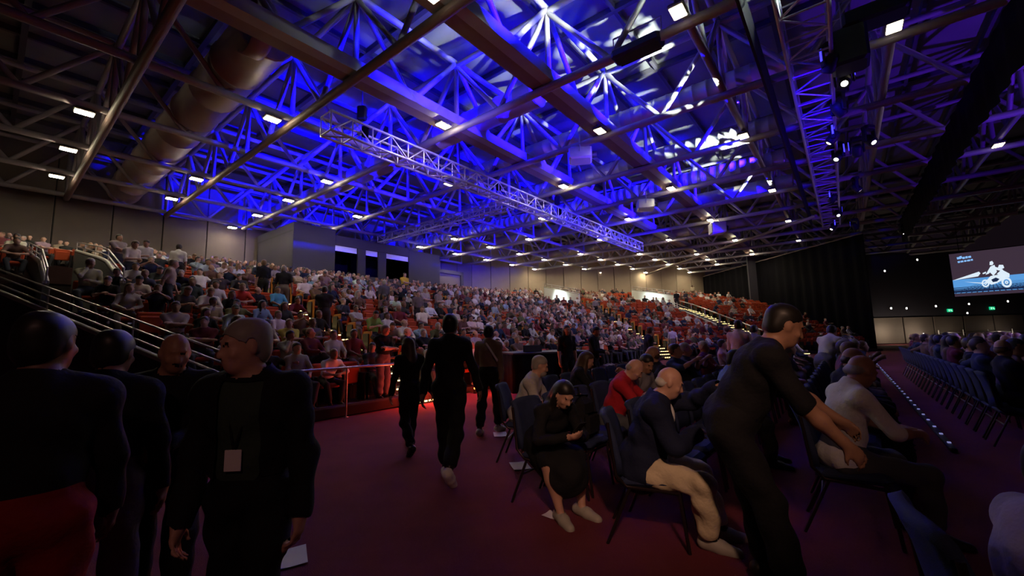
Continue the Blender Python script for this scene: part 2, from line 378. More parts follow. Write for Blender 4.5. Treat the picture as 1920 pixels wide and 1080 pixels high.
# floodlights hung beside the crossings
lamp_root = empty('ceiling_light', cat='light', group='floodlights under the roof trusses')
MB().box((0, 0, .09), (.50, .36, .10), bev=.03).box((0, 0, .16), (.36, .06, .06)).build('housing', MT['lampbody'], lamp_root)
MB().box((0, 0, .028), (.44, .30, .03), bev=.012).build('lens', MT['lens'], lamp_root)
MB().tube([(-.2, .0, .14), (-.2, 0, .34), (.2, 0, .34), (.2, 0, .14)], .014, 5).build('bracket', MT['lampbody'], lamp_root)
LENSMID = MB().box((0, 0, .028), (.44, .30, .03), bev=.012).mesh('lens', MT['lensmid'])
LENSDIM = MB().box((0, 0, .028), (.44, .30, .03), bev=.012).mesh('lens', MT['lensdim'])
LAMPS = [(0, 1), (0, 2), (0, 3), (1, -2), (1, 0), (1, 2), (1, 3), (2, -3), (2, -1), (2, 1), (2, 2), (2, 3), (2, 4), (3, -4), (3, -2), (3, 0), (3, 2), (3, 3), (4, -3), (4, -1),
         (5, -2), (5, 0), (5, 2), (5, 3), (6, -3), (6, -1), (6, 1), (6, 2), (6, 3), (7, -2), (7, 0), (7, 2), (7, 3), (8, -3), (8, -1), (8, 1), (8, 2), (8, 3), (9, -2), (9, 0), (9, 1), (9, 2), (9, 3),
         (10, -3), (10, -1), (10, 0), (10, 1), (10, 2), (11, -2), (11, -1), (11, 0), (11, 1), (11, 2), (12, -1), (12, 0), (12, 1), (13, 0), (4, -5), (6, -5)]
first = True
for i, j in LAMPS:
    o = lamp_root if first else copy_tree(lamp_root); first = False
    if j <= -3 or ((i <= 3 and j <= 0) and (i, j) not in ((1, 0), (2, -1))):        # the lamps over the open floor and the stage side are dimmed
        [c for c in o.children if c.name.startswith('lens')][0].data = LENSDIM
    elif i <= 2: [c for c in o.children if c.name.startswith('lens')][0].data = LENSMID
    o.location = grid(i, j, ZC-.30) + ab(-.62, .02); o.rotation_euler = (0, 0, math.pi/2-YAW_)
    o['label'] = 'warm white floodlight where the %s cross truss meets the %s long truss' % (ordn(i+3), ordn(5-j))
# lighting trusses: box trusses of four chords and many short braces
def box_truss(p, q, sz, bay, label, m=None, r=.031):
    me = m or UTA; p, q = Vector(p), Vector(q); d = q-p; L = d.length; u = d.normalized(); n = Vector((-u.y, u.x, 0)); up = Vector((0, 0, 1)); h = sz/2
    t = empty('lighting_truss', p, label=label, cat='lighting truss'); K = int(L/bay); b = L/K
    C4 = [n*sx*h + up*sz_*h for sx, sz_ in ((-1, -1), (1, -1), (1, 1), (-1, 1))]
    for c in C4: member('chord', me, p+c, q+c, r*1.5, t, p)
    for k in range(K+1):
        s = p + u*b*k
        for e in range(4): member('rung', me, s+C4[e], s+C4[(e+1) % 4], r*.8, t, p)
        if k < K:
            for e in (0, 1, 3):
                x, y = (e, (e+1) % 4) if k % 2 else ((e+1) % 4, e)
                member('brace', me, s+C4[x], s+u*b+C4[y], r*.8, t, p)
    return t
tl = ab(6.2*.957+.2, 12.1, 8.30)
box_truss(tl, ab(31.5, 12.1, 8.30), .62, .72, 'long aluminium box truss hanging across the blue lit roof')
box_truss(ab(17.0, 13.4, 8.62), ab(17.0, 25.2, 8.62), .5, .8, 'shorter grey box truss ending near the dark booth')
ftr = box_truss(ab(6.5, .1, 8.55), ab(33, .1, 8.55), .86, .86, 'front lighting truss with blue rungs running away overhead')
MB().box((26.5/2, 1.0, 0), (26.5, .06, .9)).build('side_mask', MT['blackpaint'], ftr, rot=(0, 0, math.pi/2-YAW_))
drape('overhead_border', ab(11, -3.6), ab(38, -3.6), 7.3, 8.9, MT['blackcloth'], .05, label='long black cloth border hung overhead beyond the front truss', cat='drape')
pb = on_z(1211, 515, 7.9); pe = on_z(1530, 405, 7.9)
MB().tube([(0, 0, 0), pe-pb], .10, 8).build('hanging_pipe', MT['beam'], loc=pb, label='pale pipe hung slantwise below the far trusses', cat='pipe')
# chain hoists, speakers and projectors slung from the trusses
def hoist(p, label):
    t = empty('chain_hoist', p, label=label, cat='hoist', group='black chain hoists')
    MB().box((0, 0, .1), (.3, .22, .5), bev=.04).build('motor', MT['blackpaint'], t)
    MB().tube([(0, 0, .3), (0, 0, 1.1)], .02, 6).tube([(0, 0, -.15), (.02, 0, -.9)], .02, 6).build('chain', MT['blackpaint'], t)
    MB().lathe([(.02, -.75), (.11, -.72), (.12, -.4), (.1, -.38)], n=10).build('chain_bag', MT['blackcloth'], t, loc=(.12, 0, 0))
for px, py, nm in ((688, 215, 'black chain hoist at the near end of the long box truss'), (955, 322, 'black chain hoist above the middle of the long box truss'), (1068, 375, 'black chain hoist over the far half of the box truss')):
    a_ = to_ab(on_z(px, py, 9.0))[0]; hoist(ab(a_, 12.1, 9.05), nm)
def slung_box(px, py, z, sz, label, cat, m):
    p = on_z(px, py, z); t = empty('projector' if cat == 'projector' else 'loudspeaker', p, math.pi/2-YAW_+(.5 if cat == 'projector' else 1.571), label=label, cat=cat)
    MB().box((0, 0, 0), sz, bev=.06).build('body', m, t)
    if cat == 'projector': MB().lathe([(.0, .02), (.10, 0), (.10, .18), (.13, .2), (.13, 0)], Matrix.Translation((0, -sz[1]/2, 0)) @ Matrix.Rotation(math.pi/2, 4, 'X'), 12).build('lens_barrel', MT['blackpaint'], t)
    else: MB().box((0, -sz[1]/2, 0), (sz[0]*.86, .03, sz[2]*.86), bev=.01).build('grille', MT['blackcloth'], t)
    MB().tube([(-sz[0]/2, 0, 0), (-sz[0]/2, 0, sz[2]*.5+.45), (sz[0]/2, 0, sz[2]*.5+.45), (sz[0]/2, 0, 0)], .025, 6).build('yoke', MT['alu'], t)
slung_box(1088, 292, 8.7, (.8, .9, .5), 'pale projector in a cage under the blue duct', 'projector', MT['alu'])
slung_box(1210, 385, 8.6, (.8, .9, .55), 'violet lit projector hung beyond the long box truss', 'projector', MT['alu'])
slung_box(1345, 428, 8.4, (.9, .9, .75), 'white projector lit from the side near the pale pipe', 'projector', MT['alu'])
slung_box(1195, 92, 9.0, (1.3, .5, .28), 'flat black loudspeaker on the third cross truss', 'loudspeaker', MT['blackpaint'])
slung_box(1640, 28, 8.8, (1.2, .6, .4), 'black loudspeaker high beside the front truss', 'loudspeaker', MT['blackpaint'])
slung_box(1592, 95, 8.2, (.7, .7, .9), 'black loudspeaker hung below the front truss', 'loudspeaker', MT['blackpaint'])
# moving heads along the far edge of the front truss
mh = empty('moving_head', cat='stage light', group='moving head lights along the front truss')
MB().box((0, 0, .42), (.34, .26, .14), bev=.03).build('base', MT['blackpaint'], mh)
MB().box((-.19, 0, .15), (.05, .14, .5), bev=.02).box((.19, 0, .15), (.05, .14, .5), bev=.02).box((0, 0, .35), (.4, .14, .05)).build('yoke', MT['blackpaint'], mh)
hd_ = MB().lathe([(0, .2), (.1, .2), (.15, .1), (.15, -.16), (.13, -.22), (.11, -.22)], n=14).build('head', MT['blackpaint'], mh, rot=(.7, 0, 0))
MB().lathe([(0, -.2), (.075, -.205), (.075, -.215), (0, -.215)], n=12).build('lens', MT['ledwhite'], hd_)
MB().box((-.22, 0, .2), (.02, .05, .3)).build('status_strip', MT['ledblue'], mh)
first = True
MH = [(1558, 118), (1583, 150), (1572, 205), (1562, 258), (1630, 262), (1607, 282), (1572, 292), (1605, 352), (1562, 372), (1570, 400), (1603, 424), (1563, 425), (1690, 434)]
for k, (px, py) in enumerate(MH):
    o = mh if first else copy_tree(mh); first = False
    o.location = on_z(px, py, 7.9); o.rotation_euler = (0, 0, (k*2.4) % 6.28)
    o['label'] = 'black moving head light, %s along the front truss from the near end' % ordn(k+1)
# ================================================================== the stands
A_LEFT = lambda d: 3.16 - .29*d
AISLE2 = [(6.4, 7.6), (15.7, 16.9)]          # lit aisles of the near stand, along a
AISLE3 = [(0., 1.2), (9.4, 10.5)]             # lit aisles of the far stand, along t
def cut(iv, voids):
    out = [iv]
    for x, y in voids:
        nx = []
        for p, q in out:
            if y <= p or x >= q: nx.append((p, q)); continue
            if x > p: nx.append((p, x))
            if y < q: nx.append((y, q))
        out = nx
    return [(p, q) for p, q in out if q-p > .3]
def voids2(d):
    v = []
    if 7 <= d < 18: v.append((.8, 2.4))
    if d >= 16.2: v.append((11.0, 22.8))
    return v
def voids3(d): return [(6.3 if d > 11 else 7.5, 9.3)]*(d < 18.6) + [(-2.6, -.1)]*(11.3 < d < 20.5)
terr = empty('seating_terrace', (0, 0, 0), label='stepped dark terraces carrying the seat rows', kind='structure')
RZ2 = math.pi/2-YAW_; RZ3 = RZ2 + math.atan2(T3[1], T3[0])
SLOTS = []
for k in range(NROW):
    d = k*ROWP; z = rise(d)+.15; zl = max(0, z-.75) if k else 0.
    for iv in cut((A_LEFT(d), V2[0]+.333*d), voids2(d)):
        e0, e1 = iv; at_m = abs(e1-(V2[0]+.333*d)) < 1e-6; at_l = abs(e0-A_LEFT(d)) < 1e-6
        f0 = e0-(.29*ROWP if at_l else 0); f1 = e1+(.333*ROWP if at_m else 0); b0 = V2[1]+d; b1 = b0+ROWP
        P = [ab(e0, b0), ab(e1, b0), ab(f1, b1), ab(f0, b1)]
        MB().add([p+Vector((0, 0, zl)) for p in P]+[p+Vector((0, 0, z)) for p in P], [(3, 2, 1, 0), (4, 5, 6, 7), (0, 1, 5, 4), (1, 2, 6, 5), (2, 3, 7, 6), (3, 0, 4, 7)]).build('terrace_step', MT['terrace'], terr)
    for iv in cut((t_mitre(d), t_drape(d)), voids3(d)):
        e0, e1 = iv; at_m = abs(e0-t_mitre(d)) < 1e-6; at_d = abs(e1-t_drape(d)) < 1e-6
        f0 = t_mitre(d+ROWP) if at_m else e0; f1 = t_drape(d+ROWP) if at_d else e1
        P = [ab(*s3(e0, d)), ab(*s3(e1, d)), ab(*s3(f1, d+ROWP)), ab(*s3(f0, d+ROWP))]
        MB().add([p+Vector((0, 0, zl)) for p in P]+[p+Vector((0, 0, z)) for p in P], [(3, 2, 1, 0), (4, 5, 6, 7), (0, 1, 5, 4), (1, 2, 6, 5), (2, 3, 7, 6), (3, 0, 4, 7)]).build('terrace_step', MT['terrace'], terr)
    dd = d+.62
    for iv in cut((A_LEFT(dd)+.3, V2[0]+.333*dd-.3), voids2(d)+AISLE2):
        n = int((iv[1]-iv[0])/.56)
        for q in range(n):
            a_ = iv[0]+(iv[1]-iv[0])*(q+.5)/n
            SLOTS.append(dict(s='near', row=k, q=q, n=n, a=a_, d=dd, p=ab(a_, V2[1]+dd, z), h=STAGE_HEAD, blk='lower' if a_ < 6.5 else 'middle' if a_ < 16 else 'upper', edge=(q == 0 or q == n-1)))
    for iv in cut((t_mitre(dd)+.35, t_drape(dd)-.7), voids3(d)+AISLE3):
        n = int((iv[1]-iv[0])/.56)
        for q in range(n):
            t_ = iv[0]+(iv[1]-iv[0])*(q+.5)/n
            SLOTS.append(dict(s='far', row=k, q=q, n=n, a=t_, d=dd, p=ab(*s3(t_, dd), z), h=STAGE_HEAD+36.87, blk='lower' if t_ < 0 else 'middle' if t_ < 9.4 else 'upper', edge=(q == 0 or q == n-1)))
_n = {}
for s in sorted(SLOTS, key=lambda s: (s['s'], s['row'], s['a'])):
    _k = (s['s'], s['row'], s['blk']); s['no'] = _n[_k] = _n.get(_k, 0)+1
# lit aisle steps
ledm = MB()
for k in range(8): ledm.box((-.46+.131*k, -.012, -.03), (.075, .02, .03))
ledm = ledm.mesh('led_strip', MT['led'])
stepm = MB().box((0, .24, -.08), (1.12, .48, .16), bev=.01).mesh('aisle_step', MT['blackpaint'])
def aisle(label, fn, rz, rows, skip=0):
    r = empty('aisle_steps', fn(0), label=label, cat='steps', group='lit aisle steps')
    for k in rows:
        d = k*ROWP; z = rise(d)+.15; zp = rise(d-ROWP)+.15 if k else 0
        for h_, dz in ((-.47, (z+zp)/2), (0, z)):
            p = fn(d+h_)+Vector((0, 0, dz+.012)) - fn(0)
            put('aisle_step', stepm, r, p, (0, 0, rz)); put('led_strip', ledm, r, p, (0, 0, rz))
aisle('yellow lit aisle steps climbing from the red lamps into the near stand', lambda d: ab(7.0, V2[1]+d), RZ2, range(0, 22))
aisle('yellow lit aisle steps in the middle of the near stand', lambda d: ab(16.3, V2[1]+d), RZ2, range(0, 17))
aisle('yellow lit aisle steps beside the white ramp of the far stand', lambda d: ab(*s3(.6, d)), RZ3, range(0, 22))
aisle('lit aisle steps along the open ramp of the far stand', lambda d: ab(*s3(9.95, d)), RZ3, range(0, 20))
# red lamps in the foot of the first aisle
rl = empty('floor_lamp', ab(6.1, 8.25), cat='lamp', group='red lamps at the foot of the first aisle')
MB().lathe([(.0, .0), (.07, 0), (.07, .10), (.055, .12)], n=12).build('base', MT['blackpaint'], rl)
MB().lathe([(.05, .12), (.055, .15), (.03, .19), (0, .2)], n=12).build('bulb', MT['ledwarm'], rl)
for k, (a_, b_) in enumerate(((6.1, 8.25), (6.75, 8.3), (7.4, 8.3), (8.75, 8.3))):
    o = rl if k == 0 else copy_tree(rl); o.location = ab(a_, b_)
    o['label'] = 'small glowing red floor lamp, %s along the foot of the stand' % ordn(k+1)
for k in range(4):
    l = bpy.data.lights.new('red_glow', 'POINT'); l.energy = (18, 34, 34, 42)[k]*K_RED; l.color = (1, .10, .04); l.shadow_soft_size = .06
    lo = bpy.data.objects.new('red_glow', l); COL.objects.link(lo); lo.location = ab((6.1, 6.75, 7.4, 8.75)[k], 7.85, .40)
rl2 = copy_tree(rl); rl2.location = ab(29.2, 7.6); rl2['label'] = 'small glowing red floor lamp before the far stand'
l = bpy.data.lights.new('red_glow', 'POINT'); l.energy = 60*K_RED; l.color = (1, .15, .05); l.shadow_soft_size = .08
lo = bpy.data.objects.new('red_glow', l); COL.objects.link(lo); lo.location = ab(29.2, 7.5, .45)
# kerb and front rail of the near stand
kb = MB().box((1.2, .0, .12), (5.0, .22, .24), bev=.03).build('kerb', MT['terrace'], loc=ab(3.6, 8.3), rot=(0, 0, RZ2), label='low carpeted kerb under the front rail', kind='structure')
def handrail(label, pts, posts, zh=1.0, r=.024, mids=(), name='handrail'):
    """pts: (world point on the floor or slope); a tube above it on posts"""
    o0 = Vector(pts[0]); t = empty(name, o0, label=label, cat='railing')
    P = [Vector(p)-o0 for p in pts]; up = Vector((0, 0, zh))
    MB().tube([p+up for p in P], r, 8).build('top_rail', MT['rail'], t)
    for m_ in mids: MB().tube([p+Vector((0, 0, zh*m_)) for p in P], r*.7, 6).build('middle_rail', MT['rail'], t)
    L = [(P[i+1]-P[i]).length for i in range(len(P)-1)]; T = sum(L)
    for k in range(posts):
        s = T*(k+.03)/(posts-1+.06); i = 0
        while i < len(L)-1 and s > L[i]: s -= L[i]; i += 1
        q = P[i].lerp(P[i+1], min(1, s/L[i]))
        MB().tube([q, q+up], r*.8, 6).lathe([(0, 0), (.05, 0), (.05, .015), (0, .015)], Matrix.Translation(q), 8).build('post', MT['rail'], t)
    return t
handrail('violet lit front rail before the near stand', [ab(2.0, 8.12), ab(6.1, 8.12)], 4, 1.0)
# parapets of the vomitories
def parapet(label, fn, d0, d1, h, th, m, rails=2, z00=0., n=8, cap=True, rise=rise):
    """a wall along the slope of the stand from depth d0 to d1, its top h above the seats; rails above the coping"""
    o0 = fn(d0); t = empty('ramp_parapet', o0, label=label, cat='parapet'); ds = [d0+(d1-d0)*k/n for k in range(n+1)]
    nv = (fn(d1)-fn(d0)); nv.z = 0; nv.normalize(); s_ = Vector((-nv.y, nv.x, 0))*th/2; v = []; f = []
    for d in ds:
        p = fn(d)-o0
        v += [p-s_+Vector((0, 0, z00)), p+s_+Vector((0, 0, z00)), p+s_+Vector((0, 0, rise(d)+.15+h)), p-s_+Vector((0, 0, rise(d)+.15+h))]
    for k in range(n):
        a_ = 4*k
        for q in range(4): f.append((a_+q, a_+(q+1) % 4, a_+4+(q+1) % 4, a_+4+q))
    f += [(3, 2, 1, 0), (4*n, 4*n+1, 4*n+2, 4*n+3)]
    MB().add(v, [q[::-1] for q in f]).build('wall_slab', m, t)
    if cap: MB().tube([fn(d)-o0+Vector((0, 0, rise(d)+.17+h)) for d in ds], th*.62, 6).build('coping', MT['coping'], t)
    for r in range(rails):
        zz = h+.22+.2*r
        MB().tube([fn(d)-o0+Vector((0, 0, rise(d)+.15+zz)) for d in ds], .025, 6).build('handrail', MT['rail'], t)
    for k in range(0, n+1, 2):
        p = fn(ds[k])-o0; zb = rise(ds[k])+.15+h
        if rails: MB().tube([p+Vector((0, 0, zb)), p+Vector((0, 0, zb+.22+.2*(rails-1)))], .018, 6).build('post', MT['rail'], t)
    return t
parapet('dark parapet with three rails sloping down beside the near stand', lambda d: ab(A_LEFT(d)-.12, V2[1]+d-.25), 0, 14.5, .42, .12, MT['blackpaint'], 3, rise=lambda d: .255*d)
parapet('dark parapet high in the near stand beside the beige panels', lambda d: ab(2.3, V2[1]+d), 7, 18, .75, .12, MT['grey'], 2, 1.8)
parapet('lit ramp parapet high up in the near stand', lambda d: ab(.9, V2[1]+d), 7.5, 18, .5, .12, MT['grey'], 2, 1.8)
parapet('grey ramp parapet with rails dividing the far stand', lambda d: ab(*s3(7.45, d)), .3, 11.2, .55, .14, MT['grey'], 2)
parapet('dark inner wall of the open ramp below the lit aisle', lambda d: ab(*s3(9.3, d)), .3, 11, .1, .12, MT['booth'], 0, cap=False)
parapet('white lit inner wall of the far stand ramp', lambda d: ab(*s3(9.3, d)), 11, 18.6, 1.2, .12, MT['white'], 2, 1.6)
handrail('railing on squat posts beside the lit aisle of the far stand', [ab(*s3(9.42, d), rise(d)+.2) for d in (1, 3, 5, 7, 9, 11)], 7, .75, .04)
# second ramp: a white lit wall left of the first far aisle, with its dark cheek wall
parapet('white lit ramp wall in the upper far stand', lambda d: ab(*s3(-.15, d)), 11.4, 20.5, 1.3, .12, MT['white'], 2, 2.6)
parapet('dark cheek wall beside the white ramp of the far stand', lambda d: ab(*s3(-2.6, d)), 14.5, 21, .35, .12, MT['grey'], 1, 3.0)
def ramp_light(p, target, e, nm='ramp_light', col=(.85, 1, .93), ang=110):
    spot(nm, p, target, e, col, ang, .6, size=.3)
ramp_light(ab(*s3(-2.4, 16), rise(16)+1.2), ab(*s3(-.15, 16), rise(16)-.2), 700)
ramp_light(ab(*s3(6.8, 14.8), rise(14.8)+1.2), ab(*s3(9.3, 14.8), rise(14.8)-.2), 450)
# dark control booth at the top of the near stand
def ABbox(name, a0, a1, b0, b1, z0, z1, m, parent=None, off=Vector((0, 0, 0)), bev=0., **k):
    c = ab((a0+a1)/2, (b0+b1)/2, (z0+z1)/2)-off
    return MB().box((0, 0, 0), (a1-a0, b1-b0, z1-z0), bev=bev).build(name, m, parent, c, (0, 0, RZ2), **k)
bo = ab(11.1, 25.4); booth = empty('control_booth', bo, label='dark control booth with three openings at the top of the near stand', cat='booth')
zb = rise(16.2)-.3
ABbox('side_wall', 11.1, 11.25, 25.4, 30.7, zb, 8.75, MT['booth'], booth, bo)
ABbox('front_panel', 11.1, 13.75, 25.38, 25.5, zb, 8.75, MT['booth'], booth, bo, .02)
ABbox('front_panel', 19.6, 22.7, 25.38, 25.5, zb, 8.3, MT['booth'], booth, bo, .02)
ABbox('sill_panel', 13.75, 19.6, 25.38, 25.5, zb, 5.9, MT['booth'], booth, bo, .02)
ABbox('header_panel', 13.75, 19.6, 25.38, 25.5, 7.75, 8.4, MT['booth'], booth, bo, .02)
for a0, a1 in ((15.35, 15.95), (16.95, 17.6)): ABbox('mullion', a0, a1, 25.38, 25.5, 5.9, 7.75, MT['booth'], booth, bo)
for a0, a1 in ((13.75, 15.35), (15.95, 16.95), (17.6, 19.6)): ABbox('blind', a0+.03, a1-.03, 25.46, 25.5, 7.38, 7.74, MT['white'], booth, bo)
ABbox('roof_slab', 11.1, 22.7, 25.5, 30.7, 8.2, 8.3, MT['blackpaint'], booth, bo)
ABbox('back_wall', 11.1, 22.7, 30.5, 30.7, zb, 8.2, MT['blackpaint'], booth, bo)
ABbox('side_wall', 22.55, 22.7, 25.4, 30.7, zb, 8.3, MT['booth'], booth, bo)
db = empty('portal', ab(23.2, 27.4), label='framed opening with a pale curtain right beside the dark booth', cat='portal')
o_ = ab(23.2, 27.4)
ABbox('curtain', 23.5, 27.0, 27.45, 27.5, zb, 7.3, MT['wall'], db, o_)
for a0 in (23.2, 27.0): ABbox('jamb', a0, a0+.3, 27.3, 27.6, zb, 7.6, MT['booth'], db, o_)
ABbox('lintel', 23.2, 27.3, 27.3, 27.6, 7.3, 7.6, MT['booth'], db, o_)
# ------------------------------------------------------------------ floor furniture
fo = empty('sound_desk', ab(9.2, 7.3), RZ2, label='black draped sound desk standing on the floor', cat='desk')
def fdrape(L, h, step=.12, amp=.02):
    v = []; K = int(L/step)
    for i in range(K+1):
        for z in (0, h): v.append((L*i/K, amp*math.sin(i*1.9), z))
    return MB().add(v, [(2*i, 2*i+2, 2*i+3, 2*i+1) for i in range(K)], 0, True)
ld = Vector((0, 0, 0))
for nm, x, y, rz, L in (('front_skirt', 0, 0, -.55, 2.6), ('side_skirt', 0, 0, .95, 1.6)):
    s_ = fdrape(L, 1.06).build(nm, MT['blackcloth'], fo, (x, y, 0), (0, 0, rz)); sm_ = s_.modifiers.new('thick', 'SOLIDIFY'); sm_.thickness = .01
MB().plate([(-.02, -.02), (2.2, -1.4), (3.1, 0.0), (.9, 1.36)], .04).build('desk_top', MT['blackpaint'], fo, (0, 0, 1.06))
MB().box((1.0, .1, .5), (.9, .7, 1.0), rz=-.55, bev=.03).build('equipment_rack', MT['blackpaint'], fo)
MB().box((.95, .0, 1.2), (.6, .04, .2), rz=-.55, bev=.015).build('monitor', MT['blackpaint'], fo)
for px, py, rz, nm in ((545, 1046, .5, 'white sheet of paper on the carpet nearest the camera'), (975, 874, .2, 'white sheet of paper beside the dark chair legs'), (938, 815, .1, 'pale leaflet on the carpet behind the seated man in white'), (1040, 968, .9, 'small violet leaflet under the seated woman')):
    s_ = .62 if 'small' in nm else 1
    me = MB().add([(x*s_, y*s_, .006+.010*abs(x)*abs(y)*30) for y in (-.15, 0, .15) for x in (-.105, 0, .105)], [(r*3+c, r*3+c+1, r*3+c+4, r*3+c+3) for r in (0, 1) for c in (0, 1)]).mesh('paper_sheet', MT['paper'])
    o = put('paper_sheet', me, None, on_z(px, py, .003), (0, 0, rz), label=nm, cat='paper')
    o.modifiers.new('thick', 'SOLIDIFY').thickness = .002
# strip of violet markers along the edge of the front aisle
es = empty('marker_strip', ab(7.6, -.92), RZ2, label='row of small violet markers along the edge of the dark front aisle', cat='light strip')
MB().box((12, 0, .03), (24, .07, .05), bev=.01).build('edge_profile', MT['blackpaint'], es)
mkm = MB().box((0, 0, .067), (.05, .035, .012)).mesh('marker', MT['ledpurple'])
for k in range(40): put('marker', mkm, es, (.3+.58*k+.1*math.sin(k*3.1), .0, 0))
# screen, exit signs and the dark side of the hall
sp = [on_y(1779, 478, 30), on_y(1791, 558, 28.9)]
def screen():
    S0 = on_y(1779, 477, 29.5); dirx = Vector((math.cos(-.92), math.sin(-.92), 0))
    # the screen stands square to the hall: follow its lower edge from the photo's corner points
    Hh = 3.05; Wd = 7.2
    t = empty('projection_screen', S0-Vector((0, 0, Hh)), math.atan2(dirx.y, dirx.x), label='big screen showing a white motorcycle rider on a blue grid', cat='screen')
    MB().box((Wd/2, .06, Hh/2), (Wd+.12, .08, Hh+.12), bev=.02).build('frame', MT['blackpaint'], t)
    MB().box((Wd/2, .012, Hh/2), (Wd, .02, Hh)).build('picture_ground', MT['screen'], t)
    XS = .62; WX = Wd/XS
    Tm = lambda y: Matrix(((XS, 0, 0, 0), (0, 0, 1, y), (0, 1, 0, 0), (0, 0, 0, 1)))
    fl_ = MB(); fl_.plate([(0, .22), (WX, .22), (WX, 1.28), (0, 1.18)], .004, Tm(-.004)); fl_.build('blue_plain', MT['screenblue'], t)
    g = MB()
    for k in range(9):
        y = .26+.80*(k/9)**1.5; h_ = .035*(1-k/11)
        if k < 6: g.plate([(0, y), (WX, y+.01), (WX, y+h_*2.2), (0, y+h_*2.2)], .004, Tm(-.010))
    for k in range(-14, 44):
        x0 = k*.42; x1 = 3.0+(x0-3.0)*.35
        if 0 <= x0 <= WX-.12 and 0 <= x1 <= WX: g.plate([(x0, .22), (x0+.1, .22), (x1+.02, .86), (x1, .86)], .004, Tm(-.010))
    g.build('grid_lines', MT['screendark'], t)
    MB().plate([(0, 1.16), (2.1, 1.62), (2.2, 1.5), (2.0, 1.30)], .004, Tm(-.014)).plate([(.9, 1.0), (2.4, .82), (2.3, .76)], .004, Tm(-.014)).build('light_beam', MT['screenwhite'], t)
    tx = MB()
    for x, y, w_, h_ in ((.58, 2.62, .34, .17), (.80, 2.66, .2, .18), (1.0, 2.6, .22, .16), (1.24, 2.62, .2, .16), (1.46, 2.63, .24, .15), (.6, 2.36, .2, .14), (.82, 2.38, .24, .13), (1.1, 2.39, .2, .13), (1.33, 2.4, .26, .13), (1.62, 2.42, .18, .13)):
        tx.plate([(x+.02, y), (x+w_, y+.01), (x+w_-.02, y+h_), (x, y+h_-.02)], .004, Tm(-.014))
    tx.build('caption_lettering', MT['screentext'], t)
    r = MB()
    def disc(cx, cy, r0, r1, n=20):
        v = [Tm(-.018) @ Vector((cx+q*math.cos(k*6.2832/n), cy+q*.96*math.sin(k*6.2832/n), z)) for z in (0, .004) for q in (r0, r1) for k in range(n)]
        f = [(k, (k+1) % n, n+(k+1) % n, n+k) for k in range(n)]; r.add(v, f+[tuple(i+2*n for i in q[::-1]) for q in f])
    disc(2.45, .78, .17, .28); disc(3.95, .74, .22, .36)
    disc(2.45, .78, .03, .10); disc(3.95, .74, .04, .12)
    for poly in ([(2.4, .85), (2.9, 1.25), (3.5, 1.3), (3.95, 1.15), (3.9, 1.0), (3.3, .75), (2.9, .66)], [(3.35, 1.35), (3.75, 1.62), (4.25, 1.3), (4.2, 1.05), (3.9, 1.1)],
                 [(2.55, 1.36), (2.8, 1.42), (3.0, 1.9), (3.3, 1.98), (3.4, 1.5), (3.1, 1.25), (2.9, 1.5)], [(2.95, 2.0), (3.0, 2.22), (3.18, 2.26), (3.26, 2.1), (3.15, 1.97)],
                 [(3.2, 1.9), (3.55, 1.75), (3.85, 1.6), (3.8, 1.5), (3.3, 1.65)], [(2.35, 1.5), (2.62, 1.58), (2.6, 1.46), (2.36, 1.42)], [(3.5, 1.75), (3.62, 1.95), (3.9, 1.92), (3.95, 1.72), (3.7, 1.62)]):
        r.plate(poly, .004, Tm(-.018))
    r.build('rider_figure', MT['screenwhite'], t)
    MB().plate([(2.9, 1.0), (3.25, 1.12), (3.5, 1.0), (3.3, .85), (3.0, .82)], .004, Tm(-.024)).build('engine_shadow', MT['screendark'], t)
    MB().tube([(.5, .06, Hh), (.5, .06, 8.9-S0.z+Hh)], .02, 6).tube([(Wd-.5, .06, Hh), (Wd-.5, .06, 8.9-S0.z+Hh)], .02, 6).build('hanging_wire', MT['blackpaint'], t)
screen()
for px, py, nm in ((1781, 582, 'green exit sign below the corner of the screen'), (1860, 578, 'green exit sign farther along below the screen')):
    t = empty('exit_sign', on_y(px, py, 41.84), 0, label=nm, cat='sign', group='green exit signs')
    MB().box((0, 0, 0), (.52, .1, .3), bev=.02).build('box', MT['exitgreen'], t)
    MB().box((-.12, -.055, 0), (.09, .01, .2)).box((.05, -.055, .06), (.06, .01, .06)).box((.08, -.055, -.02), (.12, .01, .06)).box((.16, -.055, -.07), (.1, .01, .04)).build('pictogram', MT['exitwhite'], t)
SM = [(1671, 578), (1700, 578), (1755, 574), (1817, 570), (1890, 565), (1814, 587), (1659, 508), (1720, 487)]
dl = empty('downlight', cat='light', group='small white downlights over the dark side of the hall')
MB().lathe([(.0, .12), (.11, .12), (.12, 0), (.10, 0)], n=12).build('can', MT['lampbody'], dl)
MB().lathe([(0, .01), (.1, .01)], n=12).build('lens', MT['ledwhite'], dl)
for k, (px, py) in enumerate(SM):
    o = dl if k == 0 else copy_tree(dl); o.location = on_y(px, py, 41.80); o.rotation_euler = (-1.57, 0, 0); o['label'] = 'small white downlight, %s below the screen side of the hall' % ordn(k+1)
for px, nm in ((1726, 'wall light shining upward left of the pale balcony rail'), (1892, 'wall light shining upward under the pale balcony rail')):
    t = empty('wall_light', on_y(px, 630, 41.66), label=nm, cat='light')
    MB().lathe([(.03, -.2), (.09, .1), (.08, .12), (0, .12)], n=10).build('shade', MT['lampbody'], t, rot=(.3, .5, 0))
    MB().tube([(0, -.12, -.15), (.2, -.14, .25)], [.10, .03], 8).build('lamp', MT['ledwhite'], t)
